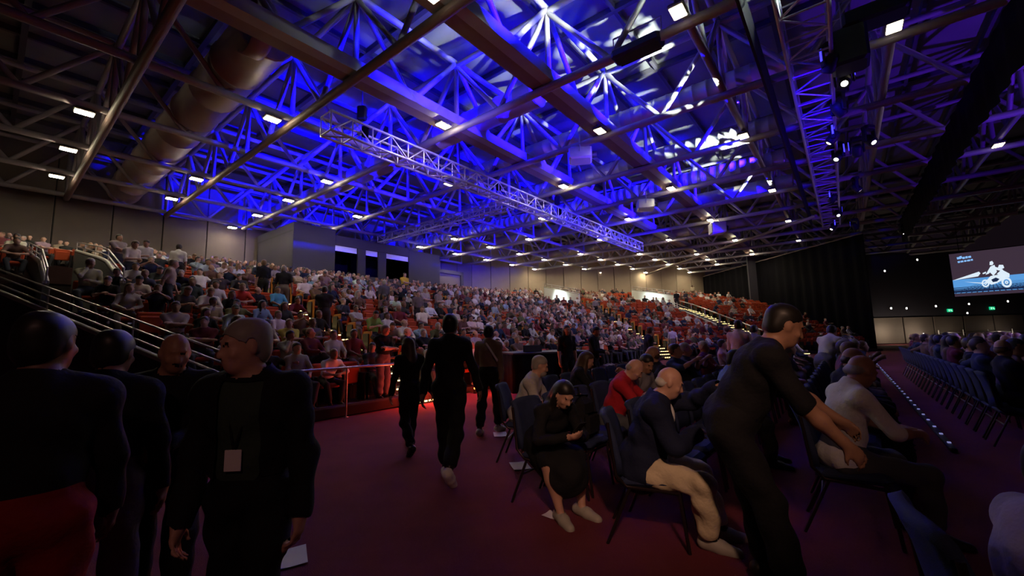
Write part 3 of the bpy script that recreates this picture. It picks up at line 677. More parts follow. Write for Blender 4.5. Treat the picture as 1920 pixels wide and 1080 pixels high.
for px, e_ in ((1675, 70), (1735, 50), (1800, 10), (1890, 14)):
    l = bpy.data.lights.new('wall_glow', 'POINT'); l.energy = e_; l.color = (1, .86, .62); l.shadow_soft_size = .2
    lo = bpy.data.objects.new('wall_glow', l); COL.objects.link(lo); lo.location = on_y(px, 622, 40.6)
br = empty('balcony_rail', on_y(1760, 624, 41.2), -.02, label='thin pale balcony rail below the exit signs', cat='railing')
for k in range(4): MB().tube([(k*2.35, 0, 0), (k*2.35+2.2, 0, 0)], .05, 6).tube([(k*2.35+.02, 0, -.3), (k*2.35+.02, 0, .25)], .04, 6).build('rail_length', MT['rail'], br)
# ================================================================== people: one smooth body per figure, meshed from blended limbs
SKIN, SHIRT, TRO, SHOE, HAIR, DARK = range(6)
def V(*p): return np.array(p, float)
def unit(v): return v/(np.linalg.norm(v)+1e-9)
class Body:
    def __init__(s): s.p = []
    def rc(s, a, b, ra, rb, z, k=.03): s.p.append((0, np.array(a, float), np.array(b, float), ra, rb, z, k)); return s
    def el(s, c, r, z, R=None, k=.035): s.p.append((1, np.array(c, float), np.array(r, float), np.eye(3) if R is None else R, 0, z, k)); return s
def sdf_mesh(prims, h, minr=0., smooth=1):
    lo = np.full(3, 1e9); hi = -lo
    for q in prims:
        if q[0] == 0: m = max(q[3], q[4], minr); l_, h_ = np.minimum(q[1], q[2])-m, np.maximum(q[1], q[2])+m
        else: m = max(q[2].max(), minr); l_, h_ = q[1]-m, q[1]+m
        lo = np.minimum(lo, l_); hi = np.maximum(hi, h_)
    lo -= 2.5*h; n = np.ceil((hi-lo)/h).astype(int)+3
    f = np.full(n, 1., np.float32); zd = np.full(n, 9., np.float32); zi = np.zeros(n, np.uint8)
    for q in prims:
        k = q[6]; mg = k+2*h
        if q[0] == 0: m = max(q[3], q[4], minr)+mg; l_, h_ = np.minimum(q[1], q[2])-m, np.maximum(q[1], q[2])+m
        else: m = max(q[2].max(), minr)+mg; l_, h_ = q[1]-m, q[1]+m
        i0 = np.maximum(0, np.floor((l_-lo)/h).astype(int)); i1 = np.minimum(n, np.ceil((h_-lo)/h).astype(int)+1)
        g = [lo[a]+h*np.arange(i0[a], i1[a]) for a in range(3)]
        X = np.stack(np.meshgrid(*g, indexing='ij'), -1).astype(np.float32)
        if q[0] == 0:
            a, b = q[1], q[2]; d = b-a; L2 = max(d@d, 1e-9); t = np.clip(((X-a)@d)/L2, 0, 1)
            r = np.maximum(q[3]+(q[4]-q[3])*t, minr); D = np.linalg.norm(X-(a+t[..., None]*d), axis=-1)-r
        else:
            Y = (X-q[1])@q[3]; r = np.maximum(q[2], minr); k0 = np.linalg.norm(Y/r, axis=-1); k1 = np.linalg.norm(Y/(r*r), axis=-1)+1e-6; D = k0*(k0-1)/k1
        D = D.astype(np.float32); S_ = tuple(slice(i0[a], i1[a]) for a in range(3))
        fo_ = f[S_]; hh = np.maximum(k-np.abs(fo_-D), 0)/k; f[S_] = np.minimum(fo_, D)-hh*hh*k*.25
        zz = zd[S_]; mk = D < zz; zz[mk] = D[mk]; zi[S_][mk] = q[5]
    s = f < 0
    c = np.zeros(tuple(n-1), np.int8)
    for a in (0, 1):
        for b in (0, 1):
            for d in (0, 1): c += s[a:n[0]-1+a, b:n[1]-1+b, d:n[2]-1+d]
    act = (c > 0) & (c < 8); ijk = np.argwhere(act); idx = np.full(act.shape, -1, np.int32); idx[act] = np.arange(len(ijk))
    F = {}
    for a in (0, 1):
        for b in (0, 1):
            for d in (0, 1): F[a, b, d] = f[ijk[:, 0]+a, ijk[:, 1]+b, ijk[:, 2]+d]
    acc = np.zeros((len(ijk), 3)); cnt = np.zeros(len(ijk))
    C8 = list(F)
    for u in C8:
        for ax in range(3):
            if u[ax] == 0:
                v_ = list(u); v_[ax] = 1; v_ = tuple(v_); fa, fb = F[u], F[v_]; m = (fa < 0) != (fb < 0)
                t = np.where(m, fa/(fa-fb+1e-12), 0); pt = np.tile(np.array(u, float), (len(ijk), 1)); pt[:, ax] += t
                acc += pt*m[:, None]; cnt += m
    P = lo + h*(ijk + acc/np.maximum(cnt, 1)[:, None])
    Q = []
    for ax in range(3):
        b, c_ = (ax+1) % 3, (ax+2) % 3
        sl = [slice(None)]*3; s0 = list(sl); s1 = list(sl); s0[ax] = slice(0, n[ax]-1); s1[ax] = slice(1, n[ax])
        e0, e1 = s[tuple(s0)], s[tuple(s1)]; ed = np.argwhere(e0 != e1)
        ed = ed[(ed[:, b] > 0) & (ed[:, c_] > 0) & (ed[:, b] < n[b]-1) & (ed[:, c_] < n[c_]-1)]
        def cell(db, dc):
            q = ed.copy(); q[:, b] -= db; q[:, c_] -= dc; return idx[q[:, 0], q[:, 1], q[:, 2]]
        qd = np.stack([cell(1, 1), cell(0, 1), cell(0, 0), cell(1, 0)], 1)
        fl_ = ~e0[ed[:, 0], ed[:, 1], ed[:, 2]]; qd[fl_] = qd[fl_][:, ::-1]; Q.append(qd)
    Q = np.concatenate(Q); Q = Q[(Q >= 0).all(1)]
    zv = zi[ijk[:, 0], ijk[:, 1], ijk[:, 2]]
    for _ in range(smooth):
        a_ = np.zeros_like(P); n_ = np.zeros(len(P))
        for e in range(4):
            np.add.at(a_, Q[:, e], P[Q[:, (e+1) % 4]]+P[Q[:, (e+3) % 4]]); np.add.at(n_, Q[:, e], 2)
        P = P*.5 + .5*a_/np.maximum(n_, 1)[:, None]
    return P, Q, zv[Q[:, 0]]
def normals(P, Q):
    fn_ = np.cross(P[Q[:, 2]]-P[Q[:, 0]], P[Q[:, 3]]-P[Q[:, 1]]); N = np.zeros_like(P)
    for e in range(4): np.add.at(N, Q[:, e], fn_)
    return N/(np.linalg.norm(N, axis=1)[:, None]+1e-9)
def zone_mesh(name, P, Q, zone, zs, off, mats, fold=0.):
    N = normals(P, Q); m = np.isin(zone, zs); q = Q[m]; u, inv = np.unique(q, return_inverse=True)
    p = P[u]; o = off
    if fold:
        o = off + fold*(np.sin(p[:, 2]*34+np.sin(p[:, 0]*19)*1.6+p[:, 1]*11)*.6+np.sin(p[:, 0]*41+p[:, 2]*23+p[:, 1]*31)*.4+.4)
        o = o[:, None]
    q2 = inv.reshape(q.shape); E = np.concatenate([q2[:, [k, (k+1) % 4]] for k in range(4)]); E.sort(axis=1)
    ue, cn = np.unique(E, axis=0, return_counts=True); be = ue[cn == 1]; p = p+N[u]*o      # smooth the hems and cuffs
    for _ in range(5):
        a_ = np.zeros_like(p); n_ = np.zeros(len(p))
        for x, y in ((0, 1), (1, 0)): np.add.at(a_, be[:, x], p[be[:, y]]); np.add.at(n_, be[:, x], 1)
        m2 = n_ == 2; p[m2] = p[m2]*.4 + .6*a_[m2]/2
    return np_mesh(name, p, q2, mats)
def ik(a, c, l1, l2, hint):
    d = c-a; L = np.linalg.norm(d); 
    if L > l1+l2-.005: c = a+d/L*(l1+l2-.005); L = l1+l2-.005; d = c-a
    u = d/L; x = (l1*l1-l2*l2+L*L)/(2*L); y = math.sqrt(max(0, l1*l1-x*x)); hv = hint-u*(hint@u); hv = unit(hv)
    return a+u*x+hv*y, c
def rotm(ax, deg):
    return np.array(Matrix.Rotation(R_(deg), 3, Vector(ax)))
SIT = dict(pelvis=(0, 0, .55), lean=0, twist=0, side=0, head=(0, 0), FL=(-.12, .44, .07), FR=(.12, .44, .07), KL=(-.3, .3, 1), KR=(.3, .3, 1), HL=(-.11, .33, .70), HR=(.11, .33, .70), EL=(-1, -.5, -.5), ER=(1, -.5, -.5))
STAND = dict(pelvis=(0, 0, .95), lean=2, twist=0, side=0, head=(0, 0), FL=(-.11, 0, .08), FR=(.11, .03, .08), KL=(-.1, 1, 0), KR=(.1, 1, 0), HL=(-.235, .06, .80), HR=(.235, .06, .80), EL=(-.6, -1, 0), ER=(.6, -1, 0))
def figure(pose, hero=False, sleeve='short', hair='short', legs='long', build=1.0, cap=False, beard=False, hem=0., curl=.9, female=False):
    """limbs of one figure facing +Y; pose gives pelvis, lean, head turn and the places of hands and feet"""
    B = Body(); g = dict(pose); w = build*(.94 if female else 1)
    p = V(*g['pelvis']); Rl = rotm((0, 0, 1), g['twist']) @ rotm((0, 1, 0), g['side']) @ rotm((1, 0, 0), -g['lean'])
    r, fw, u = Rl[:, 0], Rl[:, 1], Rl[:, 2]
    ch = p+u*.37; nk = p+u*.535
    sh = {-1: p+u*.462-r*.168*w, 1: p+u*.462+r*.168*w}
    B.el(p+u*.03, (.165*w, .125*w, .13), TRO, Rl, .05); B.el(p+u*.18+fw*.01, (.150*w, .112*w*(1.12 if build > 1.05 else 1), .17), SHIRT, Rl, .05)
    B.el(ch, (.172*w, .118*w, .175), SHIRT, Rl, .05); B.rc(sh[-1], sh[1], .060*w, .060*w, SHIRT, .05)
    B.rc(p+u*.49-fw*.01, nk-u*.005, .078, .060, SHIRT, .05)
    for q_ in (-1, 1): B.rc(nk-u*.02-fw*.01, sh[q_], .052, .058*w, SHIRT, .04)
    if female: B.el(ch+fw*.09-u*.02, (.12, .05, .07), SHIRT, Rl, .04)
    if hem: B.el(p-u*.01, (.192*w, .155*w, hem), SHIRT, Rl, .04)
    yaw, pit = g['head']
    Rh = rotm((0, 0, 1), g['twist']*.7-yaw) @ rotm((1, 0, 0), -g['lean']*.45-pit); hx, hf, hu = Rh[:, 0], Rh[:, 1], Rh[:, 2]
    hc = nk+hu*.145+hf*.025+fw*.01
    B.rc(nk-u*.03, hc-hu*.06-hf*.015, .058*w, .052*w, SKIN, .03)
    B.el(hc+hu*.02-hf*.012, (.073, .094, .098), SKIN, Rh, .02); B.el(hc-hu*.045+hf*.022, (.060, .072, .072), SKIN, Rh, .03); B.el(hc-hu*.088+hf*.052, (.034, .030, .026), SKIN, Rh, .03)
    if hero:
        B.rc(hc+hf*.080+hu*.012, hc+hf*.103-hu*.030, .011, .017, SKIN, .014); B.rc(hc+hf*.084-hx*.035+hu*.028, hc+hf*.084+hx*.035+hu*.028, .010, .010, SKIN, .014)
        for s_ in (-1, 1):
            B.el(hc+hx*s_*.032+hf*.083+hu*.008, (.011, .007, .006), DARK, Rh, .004); B.el(hc+hx*s_*.076-hf*.005-hu*.005, (.010, .021, .034), SKIN, Rh, .008)
            B.el(hc+hx*s_*.042+hf*.068-hu*.028, (.022, .016, .02), SKIN, Rh, .015)
        B.el(hc+hf*.090-hu*.062, (.024, .008, .006), DARK, Rh, .006)
    else:
        B.rc(hc+hf*.085, hc+hf*.108-hu*.03, .012, .016, SKIN, .012)
        for s_ in (-1, 1): B.el(hc+hx*s_*.076-hu*.005, (.012, .022, .034), SKIN, Rh, .01)
    if beard: B.el(hc-hu*.085+hf*.05, (.05, .045, .036), HAIR, Rh, .02)
    if hair != 'bald':
        B.el(hc+hu*.042-hf*.022, (.079, .099, .088), HAIR, Rh, .012); B.el(hc-hf*.055-hu*.01, (.072, .055, .075), HAIR, Rh, .02)
    else: B.el(hc-hf*.060-hu*.028, (.074, .046, .036), HAIR, Rh, .01)
    if hair == 'long':
        B.rc(hc-hf*.065+hu*.0, hc-hf*.095-u*.25, .078, .075, HAIR, .03); 
        for s_ in (-1, 1): B.rc(hc+hx*s_*.066-hf*.02, hc+hx*s_*.082-u*.24+fw*.01, .030, .034, HAIR, .03)
    if hair == 'bun': B.el(hc-hf*.11+hu*.06, (.042, .042, .042), HAIR, Rh, .01)
    if cap: B.el(hc+hu*.058-hf*.012, (.084, .103, .062), DARK, Rh, .01); B.el(hc+hu*.048+hf*.115, (.06, .055, .012), DARK, Rh, .012)
    hands = []
    for s_, H_, E_ in ((-1, 'HL', 'EL'), (1, 'HR', 'ER')):
        a = sh[s_]; hd = V(*g[H_]); el, wr = ik(a, hd, .285, .255, V(*g[E_]))
        B.rc(a, el, .055*w, .043*w, SHIRT, .04)
        if sleeve == 'long': B.rc(el, wr, .044*w, .034*w, SHIRT, .02)
        else:
            B.rc(el, el+(wr-el)*.4, .039*w, .038*w, SKIN, .03); B.rc(el+(wr-el)*.4, wr, .038*w, .026*w, SKIN, .03)
        d = unit(wr-el); hands.append((s_, wr, d))
        dv = V(*g.get('D'+H_[1], tuple(d))); dv = unit(dv)
        pn = V(*g.get('P'+H_[1], (-s_*.8, 0, -.6))); pn = unit(pn-dv*(pn@dv)); lt = np.cross(dv, pn)*s_
        Rp = np.stack([lt, pn, dv], 1)
        B.rc(wr-d*.015, wr+dv*.025, .026, .027, SKIN, .02); B.el(wr+dv*.055, (.042, .019, .048), SKIN, Rp, .02)
        if hero:
            for q in range(4):
                b0 = wr+dv*.088+lt*(q-1.5)*.0215; ln = (.040, .046, .043, .034)[q]; c1 = curl*.55; c2 = curl*1.25
                m1 = b0+(dv*math.cos(c1)+pn*math.sin(c1))*ln; m2 = m1+(dv*math.cos(c2)+pn*math.sin(c2))*ln*.85
                B.rc(b0-dv*.012, m1, .0102, .0092, SKIN, .006); B.rc(m1, m2, .0092, .0080, SKIN, .004)
            t0 = wr+dv*.030-lt*.030; t1 = t0+unit(dv*.6-lt*.75+pn*.35)*.036; t2 = t1+unit(dv*.85-lt*.2+pn*.45)*.034
            B.rc(t0, t1, .014, .0115, SKIN, .012); B.rc(t1, t2, .0112, .009, SKIN, .005)
        else:
            B.rc(wr+dv*.085, wr+dv*.13+pn*.03, .028, .02, SKIN, .02); B.rc(wr+dv*.03-lt*.03, wr+dv*.08-lt*.045+pn*.02, .014, .011, SKIN, .015)
    for s_, F_, K_ in ((-1, 'FL', 'KL'), (1, 'FR', 'KR')):
        a = p+r*s_*.092*w-u*.02; ft = V(*g[F_]); kn, an = ik(a, ft, .435, .42, V(*g[K_]))
        zt = TRO if legs in ('long', 'shorts', 'skirt') else SKIN
        B.rc(a, kn, .092*w, .064*w, zt, .045); zl = TRO if legs == 'long' else SKIN
        if legs == 'long': B.rc(kn, an+(kn-an)*.24, .069*w, .064*w, TRO, .03); B.rc(an+(kn-an)*.25, an, .043, .040, DARK, .005)
        else: B.rc(kn, kn+(an-kn)*.35, .054, .052, SKIN, .03); B.rc(kn+(an-kn)*.35, an, .052, .034, SKIN, .03)
        fd = V(*g.get('T'+F_[1], (s_*.2, 1, -.12))); fd = unit(fd)
        B.rc(an-fd*.05-V(0, 0, .030), an+fd*.06-V(0, 0, .030), .040, .040, SHOE, .02); B.rc(an+fd*.06-V(0, 0, .034), an+fd*.17-V(0, 0, .042), .040, .030, SHOE, .02)
        if hero: B.rc(an-fd*.055-V(0, 0, .058), an+fd*.175-V(0, 0, .060), .017, .015, SHOE, .01)
    if legs == 'skirt': B.rc(p, (V(*g['FL'])+V(*g['FR']))/2+V(0, -.05, .30), .17, .19, TRO, .06)
    B.hands = hands; B.hc = hc; B.Rh = Rh; B.frame = (p, r, fw, u)
    return B
def pose(base, **k): g = dict(base); g.update(k); return g
LAP = {}
VAR = dict(
    lap=(figure(pose(SIT, lean=-6)), 'hands in lap'),
    folded=(figure(pose(SIT, lean=-8, HL=(.13, .20, .86), HR=(-.12, .22, .83), EL=(-1, -.1, -.4), ER=(1, -.1, -.4), head=(12, 2)), sleeve='short', build=1.08), 'arms folded'),
    phone=(figure(pose(SIT, lean=6, HL=(-.05, .34, .82), HR=(.06, .34, .84), head=(0, 32))), 'reading a phone'),
    forward=(figure(pose(SIT, lean=34, HL=(-.05, .52, .70), HR=(.06, .52, .68), head=(0, -12), EL=(-1, 0, -.3), ER=(1, 0, -.3))), 'leaning forward'),
    chin=(figure(pose(SIT, lean=4, HR=(.05, .17, 1.08), HL=(-.02, .25, .78), ER=(.7, .3, -1), head=(-18, 6)), sleeve='long'), 'chin on hand'),
    spread=(figure(pose(SIT, lean=-12, HL=(-.52, .0, .94), HR=(.15, .3, .72), EL=(-.3, -1, -.3), head=(28, 0), FL=(-.22, .5, .07), FR=(.2, .46, .07)), build=1.1), 'arm spread wide'),
    longhair=(figure(pose(SIT, lean=0, head=(-20, 4)), hair='long', female=True, sleeve='long'), 'long haired'),
    crossed=(figure(pose(SIT, lean=-10, FL=(-.10, .46, .07), FR=(-.22, .62, .42), KR=(.25, .4, 1), HL=(-.1, .3, .74), HR=(.06, .34, .78), head=(-35, 0)), hair='bald', sleeve='long'), 'legs crossed'),
    raised=(figure(pose(SIT, lean=2, HR=(.15, .40, 1.10), HL=(-.03, .36, 1.06), ER=(1, -.2, -.6), EL=(-1, -.2, -.6), head=(0, -6))), 'phone held up'),
    cap=(figure(pose(SIT, lean=10, HL=(-.1, .36, .7), HR=(.1, .36, .7), head=(22, 8)), cap=True, build=1.05), 'in dark cap'),
)
SVAR = dict(
    stand=(figure(pose(STAND, head=(10, 0))), 'arms down'),
    sfolded=(figure(pose(STAND, HL=(.12, .22, 1.22), HR=(-.12, .24, 1.19), EL=(-1, -.1, -.4), ER=(1, -.1, -.4)), build=1.1), 'arms folded'),
    sphone=(figure(pose(STAND, lean=6, HL=(-.06, .32, 1.12), HR=(.07, .32, 1.14), head=(0, 28))), 'hands together before the chest'),
    step=(figure(pose(STAND, lean=5, FL=(-.11, -.22, .12), FR=(.11, .24, .08), HL=(-.26, .18, .84), HR=(.27, -.12, .82), head=(-20, 8)), sleeve='short'), 'stepping along'),
)
def var_meshes(B, nm, h=.026):
    P, Q, Z = sdf_mesh(B.p, h, .018)
    slot = np.array([0, 0, 1, 2, 3, 4])[Z]
    body = np_mesh(nm+'_body', P, Q, [MT['skin'], MT['tro'], MT['shoe'], MT['hair'], MT['blackpaint']], slot)
    return body, zone_mesh(nm+'_shirt', P, Q, Z, [SHIRT], .008, [MT['shirt']], .006), zone_mesh(nm+'_hair', P, Q, Z, [HAIR], .006, [MT['hair']])
VM = {k: var_meshes(b[0], k) for k, b in list(VAR.items())+list(SVAR.items())}
TINTS = [('black', (.012, .012, .014), 5), ('charcoal', (.05, .05, .055), 4), ('white', (.72, .70, .70), 5), ('pale grey', (.42, .41, .42), 3), ('navy', (.02, .03, .07), 3), ('brown', (.14, .085, .06), 3),
         ('beige', (.42, .34, .25), 2), ('maroon', (.14, .02, .03), 2), ('olive', (.11, .11, .05), 1), ('pale blue', (.26, .36, .52), 1), ('mauve', (.30, .2, .27), 1), ('rust', (.34, .10, .04), 1)]
TBAG = [t for t in TINTS for _ in range(t[2])]
def spectator(p, h, var, tint, col, label, group=None, sc=1.):
    b, s_, hr = VM[var]
    o = put('person', b, None, p, (0, 0, -R_(h)), (sc, sc, sc), label=label, cat='person', group=group); o.color = (*col, 1)
    c = put('shirt', s_, o); c.color = (*col, 1); put('hair', hr, o)
    return o
# ------------------------------------------------------------------ theatre seats
def rslab(w_, d_, h_, c, mb, tilt=0., bev=.03):
    return mb.box((0, 0, 0), (w_, d_, h_), bev=bev, mat=Matrix.Translation(c) @ Matrix.Rotation(tilt, 4, 'X'))
S_back = rslab(.50, .09, .50, (0, -.20, .66), MB(), -.16).mesh('backrest', MT['orange'])
S_pan_d = rslab(.46, .44, .10, (0, .06, .42), MB(), .05).mesh('seat_pan', MT['orange'])
S_pan_u = rslab(.46, .10, .42, (0, -.07, .60), MB(), -.12).mesh('seat_pan_up', MT['orange'])
S_arm = MB().box((-.265, .02, .32), (.04, .34, .64), bev=.012).box((.265, .02, .32), (.04, .34, .64), bev=.012).mesh('side_frame', MT['seatframe'])
S_card = MB().box((0, -.13, .78), (.44, .012, .26), mat=Matrix.Translation((0, -.158, .76)) @ Matrix.Rotation(-.16, 4, 'X')).box((0, 0, 0), (.44, .11, .012), mat=Matrix.Translation((0, -.235, .915))).mesh('card_sheet', MT['card'])
# ---- people the photo shows singly: (pixel of the head top, variant, tint, rgb, words, standing, scale, facing override)
NEARY = {245: 13.0, 315: 11.6, 333: 14.5, 270: 14.0, 222: 14.5, 490: 15.5, 527: 14.6, 600: 13.5, 185: 8.7, 378: 11.3, 392: 12.4, 190: 12.2, 150: 11.4, 447: 13.2}
def stand_point(px, py, hh, stand):
    """the place on the stand whose point hh above the tread is seen at the pixel"""
    best = None; r = ray(px, py); ra, rb = to_ab(r)
    if px in NEARY:
        q = NEARY[px]/r.y; k = max(0, min(NROW-1, round((rb*q-V2[1]-.62)/ROWP))); d = k*ROWP+.62; q = (V2[1]+d)/rb
        return ab(ra*q, V2[1]+d, rise(k*ROWP)+.15), k, ra*q
    for k in range(NROW):
        d = k*ROWP+.62; z = rise(k*ROWP)+.15+hh
        if stand == 'near': q = (V2[1]+d)/rb
        else: q = (V2[0]*N3[0]+V2[1]*N3[1]+d)/(ra*N3[0]+rb*N3[1])
        if q <= 0: continue
        e = abs(H+r.z*q-z)
        if best is None or e < best[0]: best = (e, k, ra*q, rb*q)
    _, k, a, b = best; d = k*ROWP+.62; z = rise(k*ROWP)+.15
    if stand == 'near': return ab(a, V2[1]+d, z), k, a
    t = (a-V2[0])*T3[0]+(b-V2[1])*T3[1]; return ab(*s3(t, d), z), k, t
NOTE = [
 (185, 520, 'folded', (.40, .30, .28), 'spectator in mauve shirt and dark cap, arms folded, behind the sloping parapet', 'near', 1.06),
 (378, 560, 'phone', (.72, .68, .70), 'grey haired spectator in white tee with dark lanyard above the parapet', 'near', 1.03),
 (582, 652, 'lap', (.33, .29, .28), 'bald spectator in grey sweater sitting at the front rail', 'near', 1.03),
 (540, 612, 'chin', (.30, .30, .28), 'spectator in grey hooded jacket behind the bald man at the rail', 'near', 1.0),
 (625, 628, 'lap', (.70, .66, .70), 'dark haired spectator in white shirt and lanyard near the front rail', 'near', 1.0),
 (662, 588, 'phone', (.16, .27, .06), 'spectator in green polo shirt looking down beside an orange seat end', 'near', 1.05),
 (568, 545, 'lap', (.10, .36, .60), 'spectator in bright blue polo shirt in the near stand', 'near', 1.0),
 (545, 590, 'folded', (.55, .46, .10), 'spectator in yellow shirt turned to a neighbour in the near stand', 'near', 1.0),
 (447, 515, 'forward', (.60, .06, .04), 'spectator in bright red shirt leaning over the seats', 'near', 1.05),
 (392, 520, 'lap', (.52, .48, .58), 'spectator in pale violet shirt with lanyard in front of orange seats', 'near', 1.02),
 (480, 590, 'phone', (.52, .44, .46), 'spectator in pale pink shirt low in the near stand', 'near', 1.0),
 (698, 655, 'spread', (.03, .03, .04), 'spectator in black tee and grey trousers, legs stretched beside the lit steps', 'near', 1.0),
 (190, 458, 'forward', (.46, .44, .46), 'spectator in patterned white shirt seated below the standing man in white', 'near', 1.03),
 (150, 452, 'chin', (.34, .31, .22), 'broad spectator in khaki shirt and cap turned away high above the parapet', 'near', 1.12),
 (580, 490, 'lap', (.66, .64, .64), 'spectator in white shirt sitting before the dark booth', 'near', 1.0),
 (545, 487, 'cap', (.10, .10, .11), 'spectator in dark top and white cap before the dark booth', 'near', 1.0),
 (508, 478, 'lap', (.30, .27, .30), 'spectator in grey top sitting under the booth corner', 'near', 1.0),
 (1037, 625, 'raised', (.62, .55, .72), 'spectator in white shirt raising an arm behind the sound desk', 'far', 1.0),
 (984, 598, 'lap', (.62, .58, .68), 'spectator in white tee low in the far stand left of the jersey', 'far', 1.0),
 (1228, 597, 'folded', (.42, .40, .50), 'spectator in pale blue shirt below the grey ramp parapet', 'far', 1.0),
 (1408, 572, 'lap', (.66, .62, .60), 'spectator in white shirt alone among orange seats by the drape', 'far', 1.0),
]
SNOTE = [
 (245, 428, 'sphone', (.62, .52, .50), 'standing man in white shirt and dark trousers high in the near stand', 'near', 1.04, 100),
 (315, 462, 'step', (.36, .26, .24), 'standing man in beige shirt bending between the rows', 'near', 1.06, 60),
 (333, 438, 'stand', (.66, .64, .60), 'standing man in white shirt seen from behind near the wall panels', 'near', 1.0, 330),
 (270, 428, 'sphone', (.60, .56, .58), 'standing man in white tee wearing bright glasses near the wall panels', 'near', 1.0, 120),
 (222, 415, 'sfolded', (.30, .24, .22), 'standing man in brown top with folded arms by the upper ramp', 'near', 1.0, 100),
 (490, 492, 'stand', (.012, .012, .015), 'standing figure all in black in the aisle, the one nearer the wall panels', 'near', 1.06, 300),
 (527, 497, 'step', (.014, .013, .016), 'standing figure all in black in the aisle, bare arm hanging', 'near', 1.08, 330),
 (600, 548, 'sfolded', (.02, .02, .025), 'standing man in black top above pale trousers between the rows', 'near', 1.05, 350),
 (714, 523, 'stand', (.10, .09, .11), 'standing man in grey tee before the dark booth', 'near', 1.0, 320),
 (788, 540, 'sfolded', (.40, .34, .36), 'standing man with folded arms at the front of the black trousered group', 'near', 1.0, 130),
 (812, 542, 'sphone', (.26, .20, .20), 'standing man in brown tee in the black trousered group', 'near', 1.0, 110),
 (775, 543, 'stand', (.16, .12, .13), 'standing man in dark tee at the end of the black trousered group', 'near', 1.0, 140),
 (752, 513, 'sfolded', (.75, .52, .06), 'steward in yellow jacket standing at the corner of the booth', 'near', 1.0, 130),
 (1066, 586, 'stand', (.62, .56, .74), 'standing man in white sports jersey seen from behind at the far aisle', 'far', 1.02, 350),
 (1110, 560, 'stand', (.30, .25, .27), 'standing man in striped grey shirt on the lit steps', 'far', 1.0, 0),
 (1252, 628, 'step', (.60, .50, .68), 'man in white tee walking before the far stand', 'far', 1.0, 20),
 (1262, 547, 'stand', (.02, .02, .025), 'standing figure in black against the white ramp wall', 'far', 1.0, 200),
 (1280, 547, 'sphone', (.05, .05, .08), 'standing figure in dark clothes leaning at the white ramp wall', 'far', 1.0, 250),
 (1292, 520, 'stand', (.62, .54, .40), 'standing man in pale shirt at the end of the back wall', 'far', 1.0, 180),
]
TAKEN = []
for px, py, v, col, lab, st, sc in NOTE:
    p, k, a = stand_point(px, py, 1.33*sc, st)
    near_ = min((s for s in SLOTS if s['s'] == st and not s.get('who')), key=lambda s: (s['p']-p).length)
    near_['who'] = 'note'; spectator(near_['p'], near_['h'], v, '', col, lab, None, sc)
for px, py, v, col, lab, st, sc, hd in SNOTE:
    p, k, a = stand_point(px, py, 1.76*sc, st); p = p + Vector((math.sin(R_(STAGE_HEAD)), math.cos(R_(STAGE_HEAD)), 0))*.28
    spectator(p, hd, v, '', col, lab, None, sc); TAKEN.append(p)
for s in SLOTS:
    if s.get('who'): continue
    if any((s['p']-t).length < .62 for t in TAKEN): s['who'] = None; s['standing'] = True; continue
    pr = .76 if s['s'] == 'near' else .56
    if s['s'] == 'near' and s['d'] > 12: pr = .5
    if s['s'] == 'far':
        if s['a'] > 10: pr = .2
        elif 4.0 < s['a'] < 7.6 and 9 < s['d'] < 20: pr = .25
        elif s['a'] > 5 and s['d'] < 8: pr = .35
    cl = .28*math.sin(s['a']*.9+s['row']*1.7)*math.sin(s['row']*.8+s['a']*.31)
    if random.random() < pr+cl*(1 if pr < .9 else .3): s['who'] = 'crowd'
seen = [s for s in SLOTS if in_frame(s['p']+Vector((0, 0, 1)), 20)]
cr = sorted([s for s in seen if s.get('who') == 'crowd'], key=lambda s: s['p'].length)
LEAD, REST = cr[:210], cr[210:]
CNT = {}
VN = list(VAR)
for s in LEAD:
    v = random.choice(VN); t = random.choice(TBAG); q = min(s['q'], s['n']-1-s['q'])
    lab = '%s clad spectator, %s, %s stand %s block, %s row, %s seat' % (t[0], VAR[v][1], s['s'], s['blk'], ordn(s['row']+1), ordn(s['no']))
    o = spectator(s['p'], s['h']+random.uniform(-16, 16), v, t[0], tuple(c*random.uniform(.8, 1.15) for c in t[1]), lab, 'seated spectators in the stands', random.uniform(.95, 1.06))
# everyone farther back, too small to tell apart: one object
CB = []
for k in ('lap', 'folded', 'forward', 'spread', 'longhair', 'crossed'):
    P, Q, Z = sdf_mesh(VAR[k][0].p, .062, .040, 0); CB.append((P, Q, Z))
SK = [(.48, .27, .20), (.56, .34, .25), (.40, .22, .15), (.60, .37, .28), (.22, .11, .075)]
HR = [(.02, .014, .011), (.045, .025, .016), (.25, .23, .22), (.11, .06, .03)]
TR = [(.02, .022, .03), (.05, .055, .075), (.012, .012, .014), (.16, .13, .10)]
av, aq, ac = [], [], []; n0 = 0
for s in REST:
    P, Q, Z = random.choice(CB); an = -R_(s['h']+random.uniform(-18, 18)); c, sn = math.cos(an), math.sin(an); sc = random.uniform(.95, 1.06)
    W = np.stack([P[:, 0]*c-P[:, 1]*sn, P[:, 0]*sn+P[:, 1]*c, P[:, 2]], 1)*sc + np.array(s['p'])
    t = random.choice(TBAG)[1]; tab = np.array([random.choice(SK), t, random.choice(TR), (.03, .03, .03), random.choice(HR), (.02, .02, .02)])
    cv = np.zeros((len(P), 4)); cv[:, 3] = 1; cv[Q.ravel(), :3] = np.repeat(tab[Z], 4, 0)
    av.append(W); aq.append(Q+n0); ac.append(cv); n0 += len(P)
me = np_mesh('crowd', np.concatenate(av), np.concatenate(aq), [attr_mat('crowd_colours', 'tint')])
ca = me.color_attributes.new('tint', 'FLOAT_COLOR', 'POINT'); ca.data.foreach_set('color', np.concatenate(ac).astype(np.float32).ravel())
put('crowd', me, label='rest of the seated crowd filling the upper rows of both stands', cat='crowd', kind='stuff')
